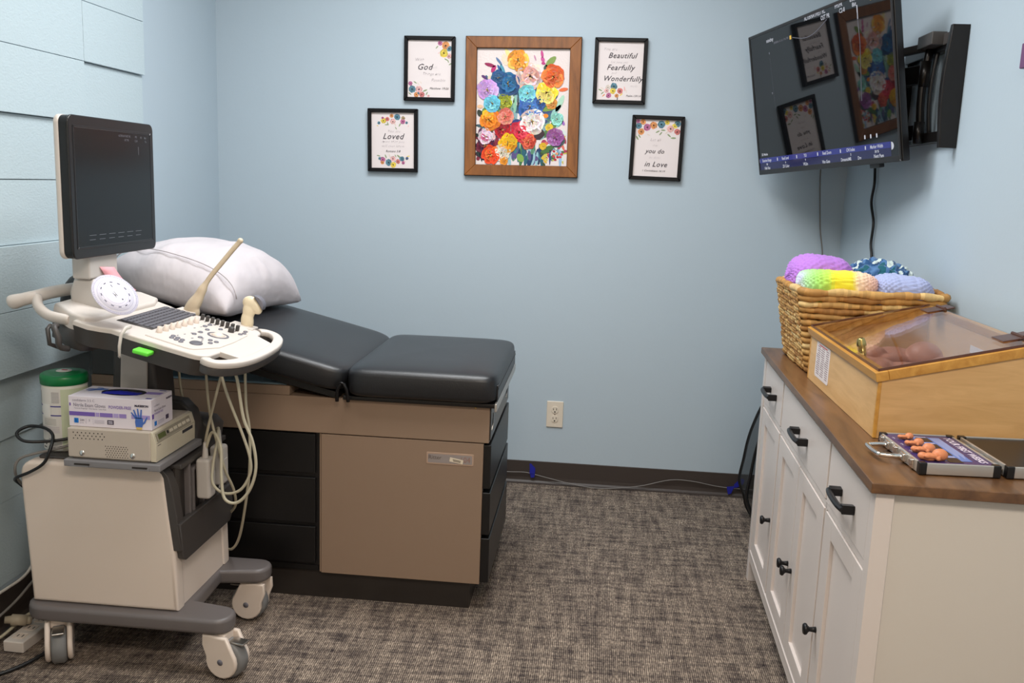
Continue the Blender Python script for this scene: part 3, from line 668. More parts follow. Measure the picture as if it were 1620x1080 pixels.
def tv_mount():
    t = thing('wall_mount', 'black folding metal television mount bolted to the right wall', 'wall mount', (XR, 3.12, 1.56))
    b = MB()   # near upright of the wall bracket, gently bowed
    n = 10; zz = [1.555+0.36*i/n for i in range(n+1)]
    out = [(1.025-.012*math.sin(PI*i/n), z) for i, z in enumerate(zz)]
    b.prism([(x, z) for x, z in out]+[(XR, z) for z in zz[::-1]], 'y', 2.930, 2.955, .003)
    obj('upright', b, M['mount'], t)
    b = MB()
    n = 10
    b.prism([(1.052, z) for z in zz]+[(XR, z) for z in zz[::-1]], 'y', 3.40, 3.44, .003); obj('upright', b, M['mount'], t)
    for z0, z1 in ((1.855, 1.895), (1.575, 1.61)):
        b = MB(); b.box(1.045, XR, 2.95, 3.41, z0, z1, .003); obj('rail', b, M['mount'], t)
    # hinge posts
    for (x, y, r, z0, z1) in ((1.030, 3.15, .013, 1.585, 1.885), (1.046, 3.115, .007, 1.585, 1.885)):
        b = MB(); b.tube([(x+.010-.014*math.sin(PI*i/8), y, z0+(z1-z0)*i/8) for i in range(9)], r, 14); obj('hinge_post', b, M['mount'], t)
    # two double arms swinging to the television
    bk = TVC+TVN*0.058
    for z0, z1 in ((1.765, 1.825), (1.585, 1.635)):
        b = MB()
        def arm(p, q, th):
            p, q = Vector(p), Vector(q); d = (q-p).normalized(); s = Vector((-d.y, d.x))*th
            pts = [p+s, q+s, q-s, p-s]; b.prism([(v.x, v.y) for v in pts], 'z', z0, z1, .003)
        arm((1.03, 3.15), (0.955, 3.40), .012); obj('arm', b, M['mount'], t)
        b = MB(); arm((0.955, 3.40), (bk.x+.03, bk.y-.10), .011)
        obj('arm', b, M['mount'], t)
        b = MB(); b.lathe([(0, z0-.008), (.018, z0-.008), (.018, z1+.008), (0, z1+.008)], (0.955, 3.40, 0), 16); obj('pivot', b, M['mount'], t)
        b = MB(); b.lathe([(0, z0-.010), (.017, z0-.010), (.017, z1+.010), (0, z1+.010)], (1.030, 3.15, 0), 16); obj('pivot', b, M['mount'], t)
    # tilting head on the back of the set
    b = MB(); T = Matrix.Identity(4)
    for i in range(3): T[i][0] = TVW[i]; T[i][1] = TVU[i]; T[i][2] = -TVN[i]; T[i][3] = bk[i]
    b.T = T
    for x in (-.10, .30): b.box(x-.016, x+.016, -.19, .19, -.006, .004, .002)
    b.box(-.13, .33, -.10, -.06, -.022, -.006, .002); b.box(-.13, .33, .06, .10, -.022, -.006, .002)
    obj('tilt_head', b, M['mount'], t)
    b = MB(); b.box(1.005, 1.052, 3.045, 3.175, 1.872, 1.912, .003); b.box(1.040, 1.062, 2.95, 3.05, 1.870, 1.905, .003); b.T = Matrix.Translation((1.03, 3.17, 0)) @ Matrix.Rotation(R(15), 4, 'Z'); b.box(-.012, .012, 0, .26, 1.868, 1.893, .003); b.T = Matrix.Identity(4); obj('cover', b, M['dark_plastic'], t)
tv_mount()
def tv_cords():
    b = MB(); b.tube(spline([(0.956, 4.118, 1.60), (0.957, 4.118, 1.481), (0.969, 4.118, 1.338), (0.980, 4.118, 1.24), (0.999, 4.118, 1.132), (1.01, 4.12, 0.95), (1.01, 4.12, 0.6)], 6), .0032, 8)
    adopt(tag(obj('data_cord', b, M['grey_cable']), 'thin grey cord'), 'television')
    b = MB(); b.tube(spline([(0.965, 3.42, 1.60), (1.02, 3.55, 1.575), (1.062, 3.700, 1.53), (1.064, 3.688, 1.45), (1.064, 3.703, 1.377), (1.064, 3.648, 1.30), (1.064, 3.652, 1.22), (1.064, 3.622, 1.157), (1.064, 3.61, 1.0), (1.06, 3.60, 0.7)], 6), .0052, 8)
    adopt(tag(obj('power_cord', b, M['black_cable']), 'thick black cord'), 'television')
tv_cords()

# ================================================================== WHITE CABINET AND WHAT STANDS ON IT
CAB = Matrix.Translation((.571, 1.756, 0)) @ Matrix.Rotation(-math.atan(.0333), 4, 'Z')
def cabinet():
    t = thing('sideboard', 'long white sideboard with dark wood top, black pulls and panelled doors along the right wall', 'cabinet', (.571, 1.756, 0), (0, 0, -math.atan(.0333)))
    Ln, Dp, Zt = 1.48, .435, .838
    c = M['cabinet']
    for y0, y1 in ((0, .036), (Ln-.036, Ln)):
        for x0, x1 in ((0, .036), (Dp-.036, Dp)):
            b = MB(); b.box(x0, x1, y0, y1, 0, Zt, .0015, 1); obj('leg', b, c, t, world=False)
    for y0, y1 in ((.010, .024), (Ln-.024, Ln-.010)):
        b = MB(); b.box(.036, Dp-.036, y0, y1, .09, Zt); obj('side_panel', b, M['cab_end'], t, world=False)
    b = MB()
    b.box(.004, .02, .036, Ln-.036, .823, Zt, .001, 1); b.box(.004, .02, .036, Ln-.036, .660, .677, .001, 1)
    b.box(.002, .02, .036, Ln-.036, .075, .120, .0015, 1); b.box(-.001, .004, .036, Ln-.036, .112, .120, .001, 1)
    for y in (.3985, 1.0735): b.box(.004, .02, y-.006, y+.006, .12, .823, .001, 1)
    obj('face_frame', b, c, t, world=False)
    b = MB(); b.box(.022, Dp-.01, .03, Ln-.03, .10, .12); b.box(Dp-.02, Dp-.01, .03, Ln-.03, .12, Zt); b.box(.03, Dp-.02, .73, .745, .12, .66); obj('carcass', b, M['cab_end'], t, world=False)
    b = MB(); b.box(-.013, Dp+.006, -.014, Ln+.014, Zt, .860, .002, 1); obj('top', b, M['cab_top'], t, world=False)
    # pulls
    def pull(y, par):
        b = MB(); z = .748
        for s in (-1, 1):
            b.prism([(y+s*.066, z-.010), (y+s*.066, z+.010), (y+s*.048, z+.008), (y+s*.048, z-.008)], 'x', -.026, .0015, .002)
        pts = [(-.024, y-.066, z), (-.028, y-.040, z), (-.029, y, z), (-.028, y+.040, z), (-.024, y+.066, z)]
        b.tube(spline(pts, 4), .0062, 10, squash=1.2)
        obj('pull', b, M['black_metal'], par, world=False)
    def knob(y, par, z=.360):
        b = MB(); b.lathe([(0, .001), (.0075, .001), (.0065, -.006), (.0055, -.014), (.009, -.018), (.0135, -.021), (.0145, -.025), (.012, -.029), (0, -.030)], (0, y, z), 20, 'x'); obj('knob', b, M['black_metal'], par, world=False)
    for y0, y1, py in ((.040, .389, .205), (.408, 1.064, .722), (1.083, 1.440, 1.245)):
        b = MB(); b.box(.0015, .016, y0+.002, y1-.002, .680, .821, .0015, 1); d = obj('drawer_front', b, c, t, world=False); pull(py, d)
    for y0, y1, ky in ((.040, .389, .368), (.408, .7345, .712), (.7375, 1.064, .765), (1.083, 1.440, 1.108)):
        z0, z1, s = .124, .657, .070
        b = MB()
        b.box(.0015, .018, y0+.0015, y0+s, z0, z1, .0012, 1); b.box(.0015, .018, y1-s, y1-.0015, z0, z1, .0012, 1)
        b.box(.0015, .018, y0+s, y1-s, z0, z0+.048, .0012, 1); b.box(.0015, .018, y0+s, y1-s, z1-.048, z1, .0012, 1)
        b.box(.0105, .0165, y0+s-.004, y1-s+.004, z0+.044, z1-.044)
        d = obj('door', b, c, t, world=False); knob(ky, d)
cabinet()

def basket():
    t = thing('wicker_basket', 'tall woven straw basket full of crochet blankets at the far end of the sideboard', 'basket', (.84, 2.96, .861))
    random.seed(3)
    z0, z1 = .8725, 1.115; nrow = 13
    base = (.668, 1.012, 2.795, 3.165); rim = (.622, 1.046, 2.765, 3.145)
    b = MB()
    pal = [(200, 156, 92), (184, 136, 74), (214, 176, 112), (192, 146, 84), (160, 112, 58), (218, 184, 124), (176, 128, 66)]
    for i in range(nrow+1):
        f = i/nrow; q = [base[k]+(rim[k]-base[k])*f for k in range(4)]
        pts2 = rrect(q[0], q[1], q[2], q[3], .03, 5); z = z0+(z1-z0)*f
        # resample evenly
        P = [Vector((x, y, z)) for x, y in pts2]; P.append(P[0].copy()); path = []; step = .011
        cur = 0; 
        for a, c in zip(P[:-1], P[1:]):
            d = (c-a).length; k = max(1, int(round(d/step)))
            for j in range(k): path.append(a+(c-a)*j/k)
        rr = []; cols = []; seg = random.randint(5, 9); cnt = 0; c0 = random.choice(pal); ph = random.random()*6
        for k, p in enumerate(path):
            cnt += 1
            if cnt > seg: cnt = 0; seg = random.randint(5, 12); c0 = random.choice(pal)
            e = min(cnt, seg-cnt)/2.0
            r0 = (.0102 if i < nrow else .0118)*(0.80+0.28*min(1, e))
            rr.append(r0*(1+.05*random.uniform(-1, 1)))
            g = 0.92+0.16*random.random(); cols.append(lin([min(254, x*g) for x in c0]))
            p.z += .0016*math.sin(k*.35+ph)+.0014*random.uniform(-1, 1)+(-.009 if i == nrow and 0 else 0)
            bow = .004*math.sin(PI*f); p.x += bow*(1 if p.x > .84 else -1)*0
        b.tube(path, rr, 8, True, cols=cols)
    obj('woven_wall', b, M['straw'], t)
    # plaited strands standing proud on the corners and rim
    b = MB(); b.col = lin((186, 142, 84)); b.box(.672, 1.008, 2.80, 3.16, .8615, .874, .004); obj('bottom', b, M['straw'], t)
    b = MB()
    for i in range(nrow):
        f = (i+.5)/nrow; q = [base[k]+(rim[k]-base[k])*f for k in range(4)]; z = z0+(z1-z0)*f
        n = 16
        for k in range(n):      # short diagonal wraps that show between the rows on the two narrow sides
            yy = q[2]+.03+(q[3]-q[2]-.06)*(k+.5*(i % 2))/n
            for xx in (q[0],):
                c0 = random.choice(pal); b.col = lin([x*.9 for x in c0])
                b.tube([(xx-.004, yy-.006, z-.009), (xx-.0085, yy, z), (xx-.004, yy+.006, z+.009)], [.0035, .005, .0035], 6)
    obj('cross_strands', b, M['straw'], t)
basket()
def blanket(label, c, r, rotz, colf, tilt=0, p=2.6, nu=150, nv=70, amp=.0045, fu=26, fv=11, seed=0):
    """a folded and rolled crochet blanket: a plump squarish roll with rows of raised stitches"""
    random.seed(seed); b = MB(); b.T = Matrix.Translation(c) @ Matrix.Rotation(R(rotz), 4, 'Z') @ Matrix.Rotation(R(tilt), 4, 'Y')
    sg = lambda x, e: math.copysign(abs(x)**e, x)
    rows = []
    e = 2/p
    for i in range(nv+1):
        ph = -PI/2+PI*i/nv; row = []
        for k in range(nu):
            th = 2*PI*k/nu
            # long axis x
            cx = sg(math.sin(ph), e*.9); rad = sg(math.cos(ph), e)
            y = rad*sg(math.cos(th), e); z = rad*sg(math.sin(th), e)
            P = Vector((cx*r[0], y*r[1], z*r[2]))
            n = Vector((cx/r[0]*abs(cx)**.5, y/r[1], z/r[2]));
            if n.length < 1e-6: n = Vector((1, 0, 0))
            n.normalize()
            u = i/nv*fu*PI; v = th/(2*PI)*fv*4*PI
            st = abs(math.sin(u+.6*math.sin(v)))*abs(math.sin(v*.5+(int(u/PI) % 2)*PI/2))
            lump = noise.noise(Vector((cx*1.6, y*1.5+seed, z*1.5)))*.006
            P = P+n*(amp*st*1.3+lump+.0012*noise.noise(P*500))
            row.append((P, colf(cx, y, z, th, i, k)))
        rows.append(row)
    V = [[b.v(q[0]) for q in row] for row in rows]
    for i in range(nv):
        for k in range(nu):
            b.f([V[i][k], V[i][(k+1) % nu], V[i+1][(k+1) % nu], V[i+1][k]], rows[i][k][1], True)
    return tag(obj('crochet_blanket', b, M['yarn']), label, 'blanket', 'blankets in the wicker basket')
def c_const(c): L = lin(c); return lambda *a: L
blanket('purple crochet blanket bulging over the far left rim of the basket', (.728, 3.015, 1.130), (.102, .090, .078), 4, c_const((186, 128, 216)), 4, 2.4, seed=1)
def rainbow(cx, y, z, th, i, k):
    q = (cx+1)/2+.02*math.sin(th*3)
    st = [(0.0, (205, 208, 232)), (.06, (180, 225, 170)), (.18, (172, 228, 120)), (.33, (200, 232, 92)), (.40, (250, 236, 60)), (.62, (250, 234, 70)), (.70, (250, 220, 180)), (1.0, (246, 200, 192))]
    for (a, ca), (c, cc) in zip(st[:-1], st[1:]):
        if q <= c: f = max(0, (q-a)/(c-a)); return lin([ca[j]+(cc[j]-ca[j])*f for j in range(3)])
    return lin(st[-1][1])
blanket('rolled crochet blanket striped green, yellow and pale pink in the basket', (.742, 2.855, 1.120), (.112, .070, .052), -1, rainbow, 1, 3.4, seed=2, fu=24)
blanket('pale periwinkle crochet blanket at the right front of the basket', (.935, 2.862, 1.112), (.086, .072, .054), 2, c_const((176, 186, 226)), 3, 3.0, seed=3)
def navy(cx, y, z, th, i, k):
    n = noise.noise(Vector((cx*3.2, th*2.2+cx*3, 4.0)))
    if n > .22: return lin((206, 220, 216))
    if n > .0: return lin((48, 84, 128))
    if n > -.2: return lin((84, 124, 170))
    return lin((40, 98, 112))
blanket('navy, teal and white variegated crochet blanket at the back of the basket', (.915, 3.020, 1.128), (.100, .085, .070), -6, navy, 6, 2.2, nu=200, nv=100, seed=4, amp=.007, fu=13, fv=6)
def tuft():
    b = MB(); ell(b, (.6205, 2.805, 1.093), (.006, .008, .010)); b.smooth = True
    return b

def display_case():
    x0, x1, y0, y1 = .655, .992, 2.079, 2.742; zb = .861; zl = .993; zh = 1.073
    sl = (zh-zl)/(x1-x0); th = .010
    t = thing('display_case', 'maple box with slanted clear hinged lid holding a brown baby doll', 'display case', ((x0+x1)/2, (y0+y1)/2, zb))
    zt = lambda x: zl+sl*(x-x0)
    b = MB()
    b.box(x0, x0+th, y0+.004, y1-.004, zb, zt(x0+th)); b.box(x1-th, x1, y0+.004, y1-.004, zb, zt(x1-th))
    for a, c in ((y0, y0+th), (y1-th, y1)):
        b.prism([(x0+.004, zb), (x1-.002, zb), (x1-.002, zt(x1-.002)), (x0+.004, zt(x0+.004))], 'y', a, c)
    b.box(x0+th, x1-th, y0+th, y1-th, zb, zb+.008)
    obj('case_body', b, M['maple'], t)
    for y in (y0, y1):
        b = MB(); b.box(x0-.001, x0+.007, y-.001 if y == y0 else y-.007, y+.007 if y == y0 else y+.001, zb, zt(x0), .0008, 1); obj('corner_trim', b, M['maple_trim'], t)
    # lid: sloping wooden frame with a clear sheet on it
    ang = math.atan(sl); Lx = (x1-x0)/math.cos(ang)
    T = Matrix.Translation((x0, y0, zl)) @ Matrix.Rotation(-ang, 4, 'Y')
    W_ = y1-y0; fr = .022; hh = .022; o = .007
    lid = MB(); lid.T = T
    lid.box(-o, fr, -o, W_+o, 0, hh, .0012, 1); lid.box(Lx-.012, Lx+.002, -o, W_+o, 0, hh, .0012, 1)
    lid.box(fr, Lx-.012, -o, fr-.006, 0, hh, .0012, 1); lid.box(fr, Lx-.012, W_-fr+.006, W_+o, 0, hh, .0012, 1)
    lf = obj('lid_frame', lid, M['maple_trim'], t)
    b = MB(); b.T = T; b.box(.004, Lx-.004, .004, W_-.004, hh+.0003, hh+.0055); obj('clear_lid', b, M['acrylic'], lf)
    b = MB(); b.T = T
    for s in ((.004, Lx-.004, .002, .0045), (.004, Lx-.004, W_-.0045, W_-.002)): b.box(s[0], s[1], s[2], s[3], hh, hh+.006)
    b.box(.002, .0045, .002, W_-.002, hh, hh+.006); obj('lid_edge', b, M['hinge'], lf)
    for y in (.085, .565):
        b = MB(); b.T = T; b.box(Lx-.052, Lx-.006, y-.032, y+.032, hh+.0058, hh+.0085, .001, 1); b.box(Lx-.004, Lx+.022, y-.030, y+.030, hh+.0045, hh+.0085, .001, 1)
        b.tube([(Lx-.005, y-.030, hh+.009), (Lx-.005, y+.030, hh+.009)], .0042, 10); obj('hinge', b, M['hinge'], lf)
    b = MB(); b.T = T
    b.lathe([(0, hh-.018), (.009, hh-.018), (.009, hh+.004), (.012, hh+.0055), (.012, hh+.012), (.009, hh+.024), (.006, hh+.026), (0, hh+.026)], (.040, .268, 0), 20)
    b.box(.034, .046, .262, .274, hh-.030, hh-.016, .002); obj('lock', b, M['brass'], lf)
    # instruction sheet glued to the low front
    b = MB(); b.col = lin((226, 216, 214)); xx = x0-.0009
    b.prism(rrect(2.508, 2.66, .886, .987, .008, 3), 'x', xx, x0+.0005)
    b.col = lin((150, 130, 132))
    for k in range(3):
        for j in range(14):
            z = .975-.006*j; b.box(xx-.0003, xx, 2.520+.046*k, 2.520+.046*k+.040*(.6+.4*random.random()), z-.0012, z+.0012)
    b.col = lin((200, 90, 90)); b.box(xx-.0003, xx, 2.54, 2.63, .9785, .9815)
    obj('instruction_sheet', b, M['card'], t)
    b = MB(); b.col = lin((222, 218, 220)); b.box(x1-th-.001, x1-th, 2.34, 2.42, 1.015, 1.034); obj('sticker', b, M['card'], t)
    b = MB(); n = 40; m = 60
    V = [[b.v((x0+th+.001+(x1-x0-2*th-.002)*i/n, y0+th+.001+(W_-2*th-.002)*j/m, zb+.022+.006*noise.noise(Vector((i*.35, j*.35, 1)))+.003*noise.noise(Vector((i*1.9, j*1.9, 5)))+.035*max(0, (i/n-.72)))) for j in range(m+1)] for i in range(n+1)]
    for i in range(n):
        for j in range(m): b.f([V[i][j], V[i+1][j], V[i+1][j+1], V[i][j+1]], smooth=True)
    tag(obj('fleece_lining', b, M['fleece']), 'pale grey fleece lining under the doll in the maple box', 'lining')
    # tray cloth under the doll
display_case()
def doll():
    def build(b):
        rz = lambda a: Matrix.Rotation(R(a), 3, 'Z')
        X = lambda dx, dy, dz: (.812+dx*.94, 2.36+dy, .934+dz*1.15)
        # head towards the right, body running left, knees drawn up
        ell(b, X(.075, -.055, .030), (.060, .052, .050), rz(10)); ell(b, X(.035, -.050, .018), (.032, .040, .036))
        ell(b, X(.010, -.045, .026), (.012, .013, .012)); ell(b, X(-.005, .0, .014), (.075, .052, .040), rz(-8))
        ell(b, X(-.070, .012, .016), (.048, .055, .044)); ell(b, X(-.020, -.062, .018), (.052, .020, .020), rz(25)); ell(b, X(-.068, -.072, .028), (.030, .018, .018), rz(-35))
        ell(b, X(-.092, -.060, .034), (.018, .014, .012)); ell(b, X(-.085, -.030, .034), (.050, .026, .026), rz(60)); ell(b, X(-.060, -.052, .020), (.040, .021, .022), rz(-20))
        ell(b, X(-.100, .030, .030), (.045, .026, .028), rz(-35)); ell(b, X(-.120, -.005, .022), (.020, .034, .020), rz(15)); ell(b, X(-.005, .060, .022), (.056, .020, .020), rz(-14)); ell(b, X(-.055, .075, .030), (.032, .017, .017), rz(20))
        ell(b, X(.084, -.002, .030), (.014, .006, .016), rz(10)); ell(b, X(.084, -.106, .026), (.014, .006, .016), rz(-5))
        for k in range(5): ell(b, X(-.100-.004*k, -.048-.007*k, .038-.003*k), (.011, .0045, .0045), rz(20-12*k))
        for k in range(5): ell(b, X(-.088, .070+.006*k, .034-.002*k), (.012, .0042, .0042), rz(10+8*k))
        for k in range(5): ell(b, X(-.136, -.030+.008*k, .018), (.008, .0045, .006))
        ell(b, X(.020, -.030, .040), (.009, .010, .008)); ell(b, X(.032, -.075, .044), (.010, .009, .008))
    b = remeshed(build, .0032, 4)
    tag(obj('baby_doll', b, M['skin']), 'brown vinyl newborn doll lying curled under the clear lid near the front', 'doll')
    def build2(b):
        rz = lambda a: Matrix.Rotation(R(a), 3, 'Z')
        X = lambda dx, dy, dz: (.845+dx, 2.53+dy, .950+dz*1.1)
        ell(b, X(.055, -.02, .026), (.050, .046, .044)); ell(b, X(-.02, .0, .016), (.066, .042, .034)); ell(b, X(-.075, .0, .018), (.040, .046, .034))
        ell(b, X(-.03, -.045, .022), (.046, .016, .017), rz(18)); ell(b, X(-.075, -.035, .030), (.038, .022, .022), rz(40)); ell(b, X(-.088, .030, .028), (.040, .022, .022), rz(-30))
        ell(b, X(-.02, .048, .020), (.048, .016, .017), rz(-12)); ell(b, X(.018, -.012, .03), (.010, .011, .010)); ell(b, X(.066, .028, .028), (.012, .005, .014))
        for k in range(5): ell(b, X(-.075, -.055-.005*k, .028-.003*k), (.010, .004, .004), rz(15-10*k))
    b = remeshed(build2, .0032, 4)
    tag(obj('baby_doll', b, M['skin']), 'second brown doll lying behind the first one inside the maple box', 'doll')
doll()

def sample_case():
    cx, cy, zb = .668, 1.812, .8612
    t = thing('aluminium_case', 'open aluminium case with foetal models and purple poster lying on the sideboard', 'case', (cx, cy, zb), (0, 0, R(3.0)))
    W_, H_, D_ = .158, .228, .0235
    hinge = []
    for k, x in enumerate((0, W_+.014)):
        b = MB()
        b.box(x+.004, x+W_-.004, .004, H_-.004, 0, D_-.002, .001, 1)
        p = obj('shell', b, M['black_plastic'] if k else M['dark_plastic'], t, world=False)
        b = MB()
        for a in ((x, x+W_, 0, .005), (x, x+W_, H_-.005, H_)): b.box(a[0]+.012, a[1]-.012, a[2], a[3], .001, D_+.001, .0012, 1)
        for a in ((x, x+.005), (x+W_-.005, x+W_)): b.box(a[0], a[1], .012, H_-.012, .001, D_+.001, .0012, 1)
        obj('edge_trim', b, M['alum'], p, world=False)
        for cxx, cyy in ((x, 0), (x+W_, 0), (x, H_), (x+W_, H_)):
            sx = 1 if cxx == x else -1; sy = 1 if cyy == 0 else -1
            b = MB(); b.box(min(cxx-sx*.0015, cxx+sx*.014), max(cxx-sx*.0015, cxx+sx*.014), min(cyy-sy*.0015, cyy+sy*.014), max(cyy-sy*.0015, cyy+sy*.014), 0, D_+.002, .002)
            obj('corner_guard', b, M['black_plastic'], p, world=False)
    b = MB()
    for y in (.05, .114, .18): b.tube([(W_+.007, y-.025, D_-.006), (W_+.007, y+.025, D_-.006)], .004, 10)
    b.box(W_-.001, W_+.015, .02, H_-.02, D_-.012, D_-.009); obj('hinge', b, M['steel'], t, world=False)
    # poster inside the open half
    zt = D_-.0016
    b = MB(); b.col = lin((58, 50, 104)); b.box(.006, W_-.006, .006, H_-.006, zt, zt+.0006)
    b.col = lin((92, 124, 190)); z = zt+.0009
    b.poly([(.045, .03, z), (.116, .03, z), (.120, .205, z), (.062, .205, z)])
    b.col = lin((70, 70, 130)); b.poly([(.03, .07, z-.0001), (.06, .03, z-.0001), (.07, .2, z-.0001), (.04, .21, z-.0001)])
    z += .0002
    for i, y in enumerate((.036, .086, .136, .184)):
        b.col = lin((20, 20, 34)); b.poly([(.066, y-.018, z), (.094, y-.018, z), (.094, y+.016, z), (.066, y+.016, z)])
        b.col = lin((206, 200, 216)); b.poly([(.040, y+.020, z), (.092, y+.019, z), (.092, y+.023, z), (.040, y+.025, z)])
        b.text('%d weeks' % (8, 7, 6, 5)[i] if False else 'wks', .009, Matrix.Translation((.016, y+.004, z+.0002)) @ Matrix.Rotation(R(90), 4, 'Z'), (214, 210, 222))
    for k in range(6):
        xx = .099+.0036*k; b.col = lin((196, 196, 220)); L_ = .13-.012*(k % 3); b.poly([(xx, .18-L_, z), (xx+.0012, .18-L_, z), (xx+.0012, .18+.02, z), (xx, .18+.02, z)])
    b.text('YOUR FIRST WEEKS', .0225, Matrix.Translation((.136, H_/2, z+.0002)) @ Matrix.Rotation(R(-90), 4, 'Z'), (222, 210, 226), bold=.0008, xs=.92)
    obj('poster', b, M['gloss_print'], t, world=False)
    for i, (y, s) in enumerate(((.030, 1.25), (.082, 1.05), (.132, .85), (.182, .72))):
        def build(bb, y=y, s=s):
            X = lambda dx, dy, dz: (.044+dx*s, y+dy*s, D_+.002+dz*s)
            ell(bb, X(.006, .004, .006), (.0125*s, .012*s, .010*s)); ell(bb, X(-.012, .0, .003), (.012*s, .009*s, .007*s)); ell(bb, X(-.022, .002, .004), (.008*s, .008*s, .006*s))
            ell(bb, X(-.010, -.008, .006), (.008*s, .0035*s, .0035*s)); ell(bb, X(-.018, -.008, .006), (.006*s, .004*s, .0035*s)); ell(bb, X(-.002, -.010, .003), (.004*s, .004*s, .0035*s))
        b = remeshed(build, .0012, 2); 
        b2 = obj('foetal_model', b, M['model_skin'], t, world=False)
    # carrying handle and latches on the left edge
    b = MB(); z = .013
    pts = [(.000, .165, z), (-.020, .165, z+.001), (-.044, .160, z+.001), (-.052, .150, z+.001), (-.052, .095, z+.001), (-.044, .084, z+.001), (-.020, .078, z+.001), (.000, .078, z)]
    b.tube(spline(pts, 5), .0052, 12); obj('carrying_handle', b, M['chrome'], t, world=False)
    for y in (.165, .078):
        b = MB(); b.box(-.007, .001, y-.012, y+.012, .005, .022, .002); b.tube([(-.006, y-.009, .013), (-.006, y+.009, .013)], .006, 10); obj('handle_mount', b, M['chrome'], t, world=False)
    for y in (.035, .122, .200):
        b = MB(); b.box(-.005, .001, y-.010, y+.010, .004, .024, .0015); b.box(-.008, -.004, y-.006, y+.006, .012, .022, .001); obj('latch', b, M['chrome'], t, world=False)
M['model_skin'] = mat('orange_tan_resin', (206, 128, 84), 0.5)
sample_case()

def pop_up_hamper():
    t = thing('mesh_hamper', 'black mesh pop-up hamper squeezed between the sideboard and the back corner', 'hamper', (.86, 3.66, 0))
    # oval wire rims with open mesh between
    rimpts = []
    P2 = [(.770, .0), (.716, .03), (.693, .10), (.668, .17), (.680, .27), (.692, .36), (.712, .44), (.746, .53), (.80, .60), (.9, .64), (1.0, .60), (1.045, .48), (1.05, .2), (1.02, .02)]
    front = [(x, 3.60+.10*(z if z < .3 else .3), z+.010) for x, z in P2]; back = [(x*.96+.035, 3.86, z*.95+.010) for x, z in P2]
    for nm, ring in (('hoop', front), ('hoop', back)):
        b = MB(); b.tube(spline(ring, 5, True), .0065, 8, True); obj(nm, b, M['black_plastic'], t)
    b = MB(); n = len(P2)
    fa, ba = spline(front, 4, True), spline(back, 4, True); A = [b.v(p) for p in fa]; B = [b.v(p) for p in ba]
    for k in range(len(A)):
        b.f([A[k], A[(k+1) % len(A)], B[(k+1) % len(A)], B[k]], smooth=True)
    b.f([b.v((p[0], p[1]+.002, p[2])) for p in fa])
    obj('mesh_panel', b, M['net'], t)
pop_up_hamper()

